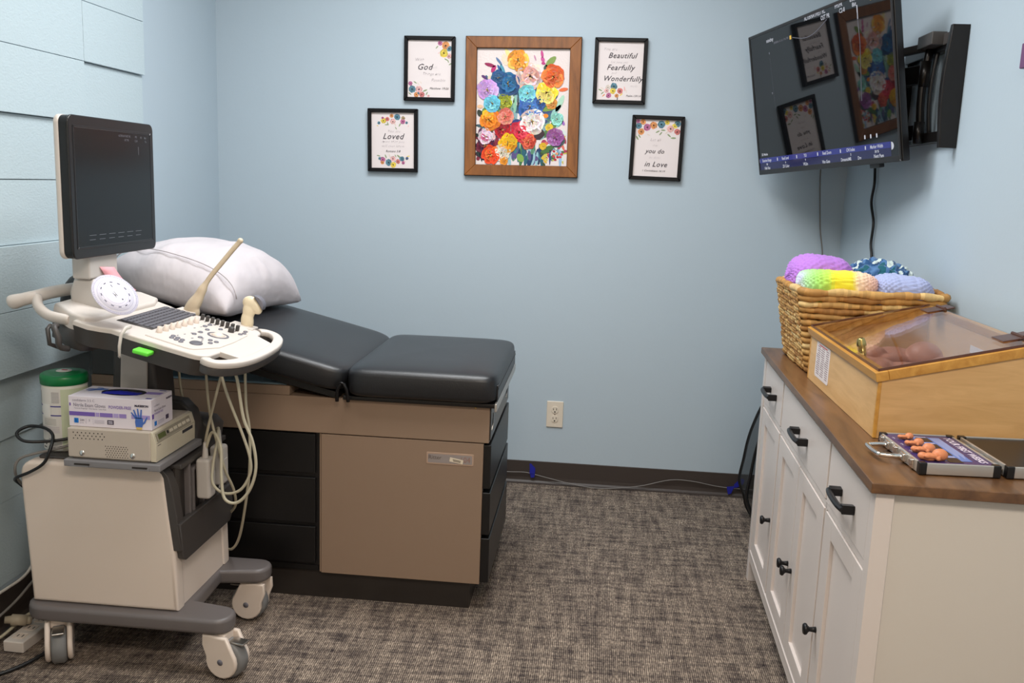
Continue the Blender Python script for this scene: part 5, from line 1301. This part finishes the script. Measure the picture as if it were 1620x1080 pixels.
    # --- probe resting in the far-side holders
    b = MB(); slab(b, [(-1.262, 2.648), (-1.205, 2.648), (-1.205, 2.690), (-1.262, 2.690)], -.03, .004, 0, .003); slab(b, [(-1.095, 2.640), (-1.020, 2.640), (-1.020, 2.690), (-1.095, 2.690)], -.03, .004, 0, .003); obj('probe_holder', b, M['white_plastic'], console)
M['wheel'] = mat('grey_wheel_rubber', (122, 122, 122), 0.5)
M['tray_grey'] = mat('tray_grey_plastic', (126, 124, 126), 0.4)
M['pale_grey'] = mat('pale_grey_plastic', (196, 190, 184), 0.4)
M['faint'] = glowmat('faint_monitor_text', (150, 150, 160), 0.5)
cart()
def probes():
    t = thing('wand_probe', 'long cream endocavity probe standing in its holder on the far side of the console', 'probe', (-1.230, 2.670, .955))
    def build(b):
        pts = spline([(-1.236, 2.672, .955), (-1.224, 2.672, .985), (-1.205, 2.674, 1.015), (-1.192, 2.676, 1.040), (-1.180, 2.678, 1.062), (-1.160, 2.682, 1.092), (-1.130, 2.688, 1.130), (-1.100, 2.694, 1.168), (-1.078, 2.698, 1.194)], 3)
        rr = []
        for i in range(len(pts)):
            f = i/(len(pts)-1); rr.append(.021 if f < .2 else (.0205-.006*(f-.2)/.12 if f < .32 else (.0145 if f < .40 else (.0145-.0065*(f-.40)/.12 if f < .52 else .008))))
        b.tube(pts, rr, 14)
        ell(b, (-1.076, 2.698, 1.197), (.0095, .0095, .0095))
        ell(b, (-1.222, 2.672, .975), (.024, .019, .030))
    b = remeshed(build, .0024, 5); obj('probe_body', b, M['probe_tan'], t)
    t = thing('convex_probe', 'pale yellow convex probe standing head up in the holder beside the sliders', 'probe', (-1.050, 2.672, .93))
    def build2(b):
        ell(b, (-1.048, 2.674, .955), (.020, .015, .034)); ell(b, (-1.044, 2.676, .985), (.019, .015, .030)); ell(b, (-1.038, 2.678, 1.010), (.026, .015, .022), Matrix.Rotation(R(20), 3, 'Y')); ell(b, (-1.022, 2.678, 1.000), (.018, .014, .026), Matrix.Rotation(R(-30), 3, 'Y'))
        b.tube([(-1.051, 2.672, .925), (-1.048, 2.674, .955)], .015, 12)
    b = remeshed(build2, .0024, 5); p = obj('probe_body', b, M['cream'], t)
    b = MB(); T = Matrix.Translation((-1.0225, 2.678, 1.006)) @ Matrix.Rotation(R(58), 4, 'Y'); b.T = T
    n = 12; A = arc(0, 0, .0285, -62, 62, n)
    b.prism([(x, z) for x, z in [(p_[1], p_[0]) for p_ in A]], 'y', -.014, .014, .003) ; obj('lens', b, M['button'], p)
probes_ready = True
M['probe_tan'] = mat('tan_probe_plastic', (214, 196, 168), 0.4)
probes()

def on_cart():
    # sticky note on the neck, pregnancy wheel leaning on the console
    b = MB(); n = 8; V = []
    P0, P1, P2, P3 = Vector((-1.370, 2.418, 1.130)), Vector((-1.370, 2.495, 1.122)), Vector((-1.352, 2.556, 1.050)), Vector((-1.352, 2.492, 1.038))
    for i in range(n+1):
        f = i/n; a = P0.lerp(P3, f); c = P1.lerp(P2, f); off = Vector((.014*f*f, 0, -.006*math.sin(PI*f)))
        V.append([b.v(a+off), b.v(a.lerp(c, .5)+off+Vector((.003, 0, 0))), b.v(c+off)])
    for i in range(n):
        for k in range(2): b.f([V[i][k], V[i][k+1], V[i+1][k+1], V[i+1][k]], smooth=True)
    o = obj('sticky_note', b, M['pink']); s = o.modifiers.new('thickness', 'SOLIDIFY'); s.thickness = .0006
    tag(o, 'pink paper note stuck below the upright ultrasound monitor and curling away', 'note')
    t = thing('dating_wheel', 'round white paper calculator wheel leaning over the back of the console', 'paper wheel', (0, 0, 0), (0, 0, 0))
    c = Vector((-1.264, 2.302, 1.070))
    ax = (Vector((-1.228, 2.292, 1.018))-Vector((-1.312, 2.292, 1.112))).normalized()     # in-plane, sloping down towards the keys
    nrm = Vector((.70, -.36, .62)); nrm = (nrm-ax*nrm.dot(ax)).normalized(); ay = nrm.cross(ax).normalized()
    T = Matrix.Identity(4)
    for i in range(3): T[i][0] = ax[i]; T[i][1] = ay[i]; T[i][2] = nrm[i]; T[i][3] = c[i]
    t.matrix_world = T
    r = .0635
    b = MB(); b.col = lin((230, 226, 238)); b.lathe([(0, -.0006), (r, -.0006), (r, .0006), (0, .0006)], (0, 0, 0), 56)
    d = obj('outer_disc', b, M['card'], t, world=False)
    b = MB(); b.col = lin((232, 228, 240)); b.lathe([(0, .0008), (r*.80, .0008), (r*.80, .0013), (0, .0013)], (0, 0, 0), 56); obj('inner_disc', b, M['card'], t, world=False)
    b = MB(); b.col = lin((150, 146, 178))
    for rr, z in ((r*.975, .0008), (r*.90, .0008), (r*.76, .0015), (r*.68, .0015), (r*.56, .0015), (r*.44, .0015)):
        b.lathe([(rr, z), (rr+.0006, z)], (0, 0, 0), 56)
    for k in range(72):
        a = 2*PI*k/72; z = .0009; r0, r1 = r*.905, r*(.95 if k % 6 else .97)
        b.poly([(r0*math.cos(a), r0*math.sin(a), z), (r1*math.cos(a), r1*math.sin(a), z), (r1*math.cos(a+.02), r1*math.sin(a+.02), z), (r0*math.cos(a+.02), r0*math.sin(a+.02), z)])
    b.col = lin((60, 56, 80))
    for k in range(12):
        a = 2*PI*k/12+.1; z = .0016; b.T = Matrix.Rotation(a, 4, 'Z'); b.box(r*.60, r*.64, -.004, .004, z, z+.0001)
    b.T = Matrix.Identity(4); b.box(-.008, .008, -.004, -.0025, .0015, .0017); b.box(-.010, .006, .002, .0034, .0015, .0017); b.box(.018, .022, .006, .010, .0015, .0017); b.box(-.03, -.022, .008, .010, .0015, .0017)
    obj('wheel_print', b, M['card'], t, world=False)
    b = MB(); b.lathe([(0, .0013), (.003, .0013), (.002, .0025), (0, .0027)], (0, 0, 0), 12); obj('rivet', b, M['steel'], t, world=False)

    # thermal printer
    x0, x1, y0, y1, z0, z1 = -1.384, -1.140, 2.246, 2.490, .6275, .713
    t = thing('video_printer', 'beige thermal printer with vent holes sitting on the grey cart tray', 'printer', ((x0+x1)/2, (y0+y1)/2, z0))
    b = MB(); b.box(x0, x1-.012, y0, y1, z0+.004, z1, .004); b.box(x0+.01, x1-.02, y0+.01, y1-.01, z0, z0+.006); pr = obj('shell', b, M['printer'], t)
    b = MB(); b.prism([(x1-.013, z0+.003), (x1+.002, z0+.003), (x1+.003, z1-.032), (x1-.006, z1-.003), (x1-.013, z1-.001)], 'y', y0+.002, y1-.002, .002); fa = obj('front_panel', b, M['printer_face'], t)
    b = MB(); T = Matrix.Translation((x1+.0005, 0, z1-.017)) @ Matrix.Rotation(R(-17), 4, 'Y'); b.T = T
    b.col = lin((84, 90, 50)); b.box(0, .0012, y0+.020, y0+.062, -.007, .007); b.col = lin((150, 142, 126)); b.box(0, .0006, y0+.012, y1-.03, -.011, .011)
    b.col = lin((214, 204, 186))
    for k in range(5): b.box(.0005, .003, y0+.085+.026*k, y0+.101+.026*k, -.004, .004)
    b.col = lin((40, 40, 44)); b.box(.0005, .0018, y0+.070, y0+.078, -.004, .004)
    b.T = Matrix.Identity(4); b.col = lin((52, 54, 60)); b.box(x1+.0015, x1+.0034, y1-.085, y1-.020, z1-.046, z1-.037); b.col = lin((110, 104, 98)); b.box(x1+.0015, x1+.0032, y0+.006, y1-.006, z1-.0325, z1-.0315); b.box(x1+.0018, x1+.0032, y0+.012, y0+.030, z1-.040, z1-.038)
    obj('display', b, M['card'], fa)
    b = MB(); yy = y0-.0004
    def dot(x, z, r=.0017): b.prism(arc(x, z, r, 0, 360, 7)[:-1], 'y', yy, y0+.001)
    for r_ in range(3):
        for k in range(8): dot(x0+.018+.0115*k+(.006 if r_ % 2 else 0), z1-.012-.008*r_)
    for r_ in range(6):
        for k in range(9): dot(x0+.107+.0072*k+(.0036 if r_ % 2 else 0), z0+.040-.0058*r_, .0014)
    obj('vent_holes', b, M['slot'], pr)
    for x in (x0+.040, x0+.182):
        b = MB(); b.lathe([(0, -.003), (.004, -.0022), (.0075, -.0012), (.0075, .001)], (x, y0, z0+.017), 18, 'y'); obj('screw', b, M['chrome'], pr)
    # gloves box
    x0, x1, y0, y1, z0, z1 = -1.384, -1.156, 2.262, 2.384, .7135, .797
    x0, x1 = -1.386, -1.154
    t = thing('glove_box', 'white and purple box of nitrile exam gloves on top of the beige printer', 'glove box', ((x0+x1)/2, (y0+y1)/2, z0))
    WH = lin((226, 218, 226)); b = MB(); b.col = WH; b.box(x0, x1, y0, y1, z0, z1, .0012, 1)
    bx = obj('carton', b, M['card'], t)
    fy = y0-.0006; fx = x1+.0006; z = z1+.0005
    b = MB()
    hx = (x0+x1)/2
    b.col = lin((18, 16, 30)); b.prism([(hx+.006+.062*math.cos(2*PI*k/28), (y0+y1)/2+.006+.036*math.sin(2*PI*k/28)) for k in range(28)], 'z', z, z+.0003); obj('opening', b, M['card'], bx)
    b = MB(); b.col = lin((36, 40, 150)); G2 = []
    nn = 16
    for i in range(nn+1):
        G2.append([b.v((hx+.006+(-.052+.104*i/nn), (y0+y1)/2-.022+.030*j/6, z+.0008+.006*max(0, math.sin(PI*i/nn))*max(0, math.sin(PI*j/6))+.0015*noise.noise(Vector((i*.7, j*.9, 2))))) for j in range(7)])
    for i in range(nn):
        for j in range(6): b.f([G2[i][j], G2[i+1][j], G2[i+1][j+1], G2[i][j+1]], smooth=True)
    o = obj('top_glove', b, M['card'], bx)
    b = MB()
    TF = Matrix.Translation((0, fy, 0)) @ Matrix.Rotation(R(90), 4, 'X')
    def ft(s, x, zz, sz, col, al='LEFT', xs=1, bold=0): b.text(s, sz, Matrix.Translation((x, fy-.0003, zz)) @ Matrix.Rotation(R(90), 4, 'X'), col, 0, al, bold, xs=xs)
    ft('confiderm 3.5 C', x0+.012, z1-.011, .0095, (140, 136, 150)); ft('Nitrile Exam Gloves', x0+.014, z1-.024, .0135, (112, 106, 126), xs=.82); ft('POWDER-FREE', x0+.113, z1-.0255, .0120, (134, 110, 178), bold=.0002, xs=.80)
    ft('Textured Fingertips - Non-Sterile - Latex Free', x0+.016, z1-.033, .0048, (120, 116, 130)); ft('McKESSON', x1-.046, z1-.0175, .0078, (40, 36, 60), bold=.0004)
    for k, (a, c_, cc) in enumerate(((.002, .074, (116, 92, 172)), (.076, .086, (168, 150, 204)), (.088, .124, (134, 112, 184)), (.126, .140, (176, 160, 210)), (.142, .162, (152, 132, 194)), (.176, .228, (166, 150, 204)))):
        b.col = lin(cc); b.box(x0+a, x0+c_, fy-.0002, fy+.0004, z0+.030, z0+.041)
    b.col = lin((30, 116, 200)); b.box(x0+.015, x0+.027, fy-.0003, fy+.0003, z0+.010, z0+.023); ft('L', x0+.0185, z0+.0165, .0115, (230, 230, 240))
    ft('200', x0+.031, z0+.018, .0085, (110, 104, 120)); ft('S', x0+.056, z0+.018, .0085, (110, 104, 120)); ft('gloves', x0+.031, z0+.011, .0045, (150, 146, 160))
    b.col = lin((190, 184, 196)); b.box(x0+.048, x0+.0485, fy-.0002, fy+.0003, z0+.008, z0+.023); b.box(x0+.068, x0+.0685, fy-.0002, fy+.0003, z0+.008, z0+.023)
    for k in range(3): b.box(x0+.072, x0+.100, fy-.0002, fy+.0003, z0+.012+.0035*k, z0+.013+.0035*k)
    b.col = lin((70, 62, 78)); b.box(x0+.108, x0+.126, fy-.0003, fy+.0003, z0+.010, z0+.022); b.col = lin((200, 194, 206)); b.box(x0+.111, x0+.123, fy-.0005, fy+.0001, z0+.0165, z0+.019); b.box(x0+.111, x0+.123, fy-.0005, fy+.0001, z0+.0125, z0+.0145)
    b.col = lin((104, 72, 160)); b.box(x0+.0035, x0+.0065, fy-.0003, fy+.0003, z1-.027, z1-.019)
    # drawn glove: palm and five spread fingers
    def hand(bb, T_, s, col, cuff=(214, 190, 120)):
        bb.T = T_; bb.col = lin(col)
        bb.poly([(-.010*s, 0, 0), (.008*s, 0, 0), (.011*s, .012*s, 0), (.010*s, .026*s, 0), (-.010*s, .026*s, 0), (-.012*s, .014*s, 0)])
        for bx_, ang, L in ((-.0095, 38, .020), (-.0062, 20, .025), (-.001, 6, .027), (.004, -6, .025)):
            a = R(90+ang); p = (bx_*s, .024*s); q = (p[0]+L*s*math.cos(a), p[1]+L*s*math.sin(a)); nx, ny = -math.sin(a)*.0026*s, math.cos(a)*.0026*s
            bb.poly([(p[0]+nx, p[1]+ny, 0), (p[0]-nx, p[1]-ny, 0), (q[0]-nx*.7, q[1]-ny*.7, 0), (q[0]+nx*.7, q[1]+ny*.7, 0)])
        bb.poly([(.009*s, .006*s, 0), (.011*s, .013*s, 0), (.021*s, .030*s, 0), (.0235*s, .028*s, 0), (.0165*s, .012*s, 0)])
        bb.col = lin(cuff); bb.poly([(-.010*s, 0, 0), (.008*s, 0, 0), (.007*s, -.007*s, 0), (-.008*s, -.007*s, 0)])
        bb.T = Matrix.Identity(4)
    hand(b, Matrix.Translation((x1-.034, fy-.0006, z0+.008)) @ Matrix.Rotation(R(90), 4, 'X'), 1.0, (74, 110, 186), (206, 180, 110))
    hand(b, Matrix.Translation((x0+.058, y1-.035, z+.0003)) @ Matrix.Rotation(R(100), 4, 'Z') , 1.0, (92, 122, 190), (120, 140, 200))
    b.col = lin((150, 132, 194)); b.box(x1-.052, x1-.006, y1-.060, y1-.036, z, z+.0003); b.col = lin((60, 50, 140)); b.box(x1-.022, x1-.006, y0+.012, y0+.020, z, z+.0003); b.box(x1-.030, x1-.010, y1-.016, y1-.010, z, z+.0003)
    # end face
    Tx = lambda y, zz: Matrix(((0, 0, 1, fx+.0003), (1, 0, 0, y), (0, 1, 0, zz), (0, 0, 0, 1)))
    b.text('McKESSON', .0075, Tx(y1-.038, z1-.014), (60, 54, 80), 0, 'LEFT', .0003, xs=.9); b.text('confiderm', .0075, Tx(y0+.014, z1-.020), (150, 146, 160), 0, 'LEFT'); b.text('Nitrile Exam Gloves', .0095, Tx(y0+.014, z1-.033), (112, 106, 126), 0, 'LEFT', xs=.85); b.text('POWDER-FREE', .0085, Tx(y0+.014, z1-.042), (134, 110, 178), 0, 'LEFT', xs=.9)
    b.col = lin((104, 72, 160)); b.box(fx-.0003, fx+.0002, y0+.003, y0+.012, z0+.030, z0+.043); b.col = lin((30, 116, 200)); b.box(fx-.0003, fx+.0003, y0+.015, y0+.027, z0+.009, z0+.021); b.col = lin((70, 60, 86)); b.box(fx-.0003, fx+.0003, y0+.080, y0+.096, z0+.012, z0+.024)
    b.col = lin((180, 174, 190))
    for k in range(3): b.box(fx-.0003, fx+.0003, y0+.034, y0+.070, z0+.010+.004*k, z0+.011+.004*k)
    obj('printing', b, M['card'], bx)
    # wipes canister
    cx, cy, zb, r = -1.487, 2.415, .6065, .060
    cx, cy = -1.486, 2.412
    t = thing('wipes_canister', 'white disinfectant wipes canister with green lid behind the glove box', 'canister', (cx, cy, zb))
    b = MB(); b.lathe([(0, 0), (r-.003, 0), (r, .003), (r, .188), (r-.002, .192), (0, .192)], (cx, cy, zb), 48); tb_ = obj('tub', b, M['cream_white'], t)
    b = MB(); b.lathe([(r-.006, .188), (r+.003, .190), (r+.0035, .208), (r+.0015, .216), (r-.004, .219), (r-.012, .217), (r-.020, .221), (.018, .222), (.016, .2235), (0, .2235)], (cx, cy, zb), 48); ld = obj('lid', b, M['green'], t)
    b = MB(); b.col = lin((220, 214, 206)); b.lathe([(0, .2245), (.020, .2240), (.021, .2225)], (cx, cy, zb), 28); b.col = lin((176, 40, 40)); b.box(cx-.006, cx+.010, cy-.004, cy+.004, zb+.2247, zb+.2252); obj('lid_sticker', b, M['card'], ld)
    b = MB()
    def patch(a0, a1, h0, h1, col, off=.0006):
        b.col = lin(col); n = max(1, int(abs(a1-a0)/6))
        for k in range(n):
            A0, A1 = R(a0+(a1-a0)*k/n), R(a0+(a1-a0)*(k+1)/n); rr = r+off
            b.f([b.v((cx+rr*math.cos(A0), cy+rr*math.sin(A0), zb+h0)), b.v((cx+rr*math.cos(A1), cy+rr*math.sin(A1), zb+h0)), b.v((cx+rr*math.cos(A1), cy+rr*math.sin(A1), zb+h1)), b.v((cx+rr*math.cos(A0), cy+rr*math.sin(A0), zb+h1))], smooth=False)
    patch(180, 290, .004, .182, (224, 220, 214), .0004); patch(290, 375, .01, .180, (206, 214, 184), .0004)
    patch(180, 290, .130, .133, (50, 44, 140), .0010); patch(180, 290, .104, .107, (50, 44, 140), .0010)
    patch(232, 262, .100, .138, (232, 230, 226), .0014)
    for k in range(8): patch(200, 226, .142+.004*k, .1435+.004*k, (150, 144, 150), .0010); patch(266, 286, .142+.004*k, .1435+.004*k, (150, 144, 150), .0010)
    for k in range(5): patch(238, 276, .078+.004*k, .0792+.004*k, (170, 166, 160), .0010)
    for k in range(4): patch(206, 284, .056+.005*k, .0572+.005*k, (190, 176, 190), .0010)
    for k in range(6): patch(252, 288, .012+.005*k, .0132+.005*k, (96, 90, 96), .0010)
    for a_ in (226, 240):
        for q in range(8):
            th = 2*PI*q/8
            if q % 3 == 2: continue
            patch(a_+5*math.cos(th)-1.6, a_+5*math.cos(th)+1.6, .026+.006*math.sin(th)-.0016, .026+.006*math.sin(th)+.0016, (40, 38, 40), .0012)
    patch(228, 242, .010, .013, (40, 36, 40), .0010)
    obj('label', b, M['card'], tb_)
M['cream_white'] = mat('white_tub_plastic', (228, 226, 214), 0.35)
M['printer_face'] = mat('cream_printer_face', (204, 194, 172), 0.4)
on_cart()

# ------------------------------------------------------------------ cords and strip at the lower left
def cords():
    b = MB()
    pts = [(-1.386, 2.40, .655), (-1.405, 2.39, .655), (-1.45, 2.345, .648), (-1.50, 2.32, .645), (-1.545, 2.30, .650), (-1.570, 2.31, .668), (-1.555, 2.34, .680), (-1.505, 2.335, .680), (-1.465, 2.31, .668), (-1.452, 2.275, .640), (-1.470, 2.270, .60), (-1.515, 2.275, .570), (-1.565, 2.285, .545), (-1.602, 2.36, .50), (-1.615, 2.48, .40), (-1.62, 2.58, .25), (-1.62, 2.62, .05)]
    b.tube(spline(pts, 6), .0045, 8)
    adopt(tag(obj('power_cord', b, M['black_cable']), 'looping black cord'), 'video_printer')
    b = MB(); pts = [(-1.386, 2.44, .66), (-1.42, 2.36, .640), (-1.46, 2.335, .625), (-1.52, 2.31, .612), (-1.562, 2.30, .595), (-1.575, 2.30, .56), (-1.585, 2.34, .51), (-1.60, 2.46, .42), (-1.60, 2.58, .25)]
    b.tube(spline(pts, 6), .004, 8)
    adopt(tag(obj('data_cord', b, M['grey_cable']), 'grey cord'), 'video_printer')
    b = MB(); b.tube(spline([(-1.70, 2.28, .155), (-1.70, 2.40, .150), (-1.70, 2.50, .152), (-1.70, 2.56, .185), (-1.69, 2.62, .235), (-1.66, 2.70, .29)], 6), .0045, 8)
    tag(obj('loose_cord', b, M['white_cable']), 'white cord along the left wall above the dark base trim', 'cord')  # plain white cable on the wall, not known to be an extension lead
    t = thing('loose_cord', 'beige cord with a fat plug joint on the floor beside the power strip', 'cord', (-1.66, 2.42, 0))  # ordinary cord with a plug joint; what it feeds is unknown
    b = MB(); b.tube(spline([(-1.72, 2.28, .06), (-1.705, 2.36, .075), (-1.69, 2.44, .10), (-1.67, 2.52, .145), (-1.655, 2.60, .155)], 5), .0042, 8); obj('lead', b, M['grey_cable'], t)
    b = MB(); b.tube(spline([(-1.72, 2.26, .012), (-1.69, 2.36, .022), (-1.665, 2.42, .050), (-1.655, 2.45, .055)], 5), .005, 8); obj('lead', b, M['cable'], t)
    b = MB(); b.tube([(-1.690, 2.378, .066), (-1.676, 2.386, .064), (-1.674, 2.387, .0635), (-1.640, 2.407, .055)], [.010, .012, .017, .016], 16); b.tube([(-1.640, 2.407, .055), (-1.628, 2.414, .052)], [.013, .010], 12); obj('plug', b, M['beige_plug'], t)
    b = MB(); b.tube(spline([(-1.75, 2.12, .008), (-1.66, 2.14, .006), (-1.58, 2.20, .006), (-1.53, 2.28, .012), (-1.50, 2.36, .03)], 6), .0055, 8)
    tag(obj('loose_cord', b, M['black_cable']), 'black cord on the carpet at the lower left corner', 'cord')  # plain black cable, no extension lead identified here
    t = thing('power_strip', 'white power strip lying on the carpet behind the left caster', 'power strip', (-1.62, 2.44, 0), (0, 0, R(-2)))
    b = MB(); b.box(-.032, .032, -.125, .16, .0005, .035, .004); obj('housing', b, M['white_plastic'], t, world=False)
    for k in range(5):
        b = MB(); y = -.09+.05*k; b.box(-.017, .017, y-.015, y+.015, .0345, .0362, .002); s = obj('socket', b, M['cart_white'], t, world=False)
        b = MB(); b.box(-.009, -.006, y-.006, y+.006, .0361, .0366); b.box(.006, .009, y-.006, y+.006, .0361, .0366); obj('slots', b, M['slot'], s, world=False)
M['beige_plug'] = mat('beige_plug_plastic', (170, 158, 138), 0.5)
cords()
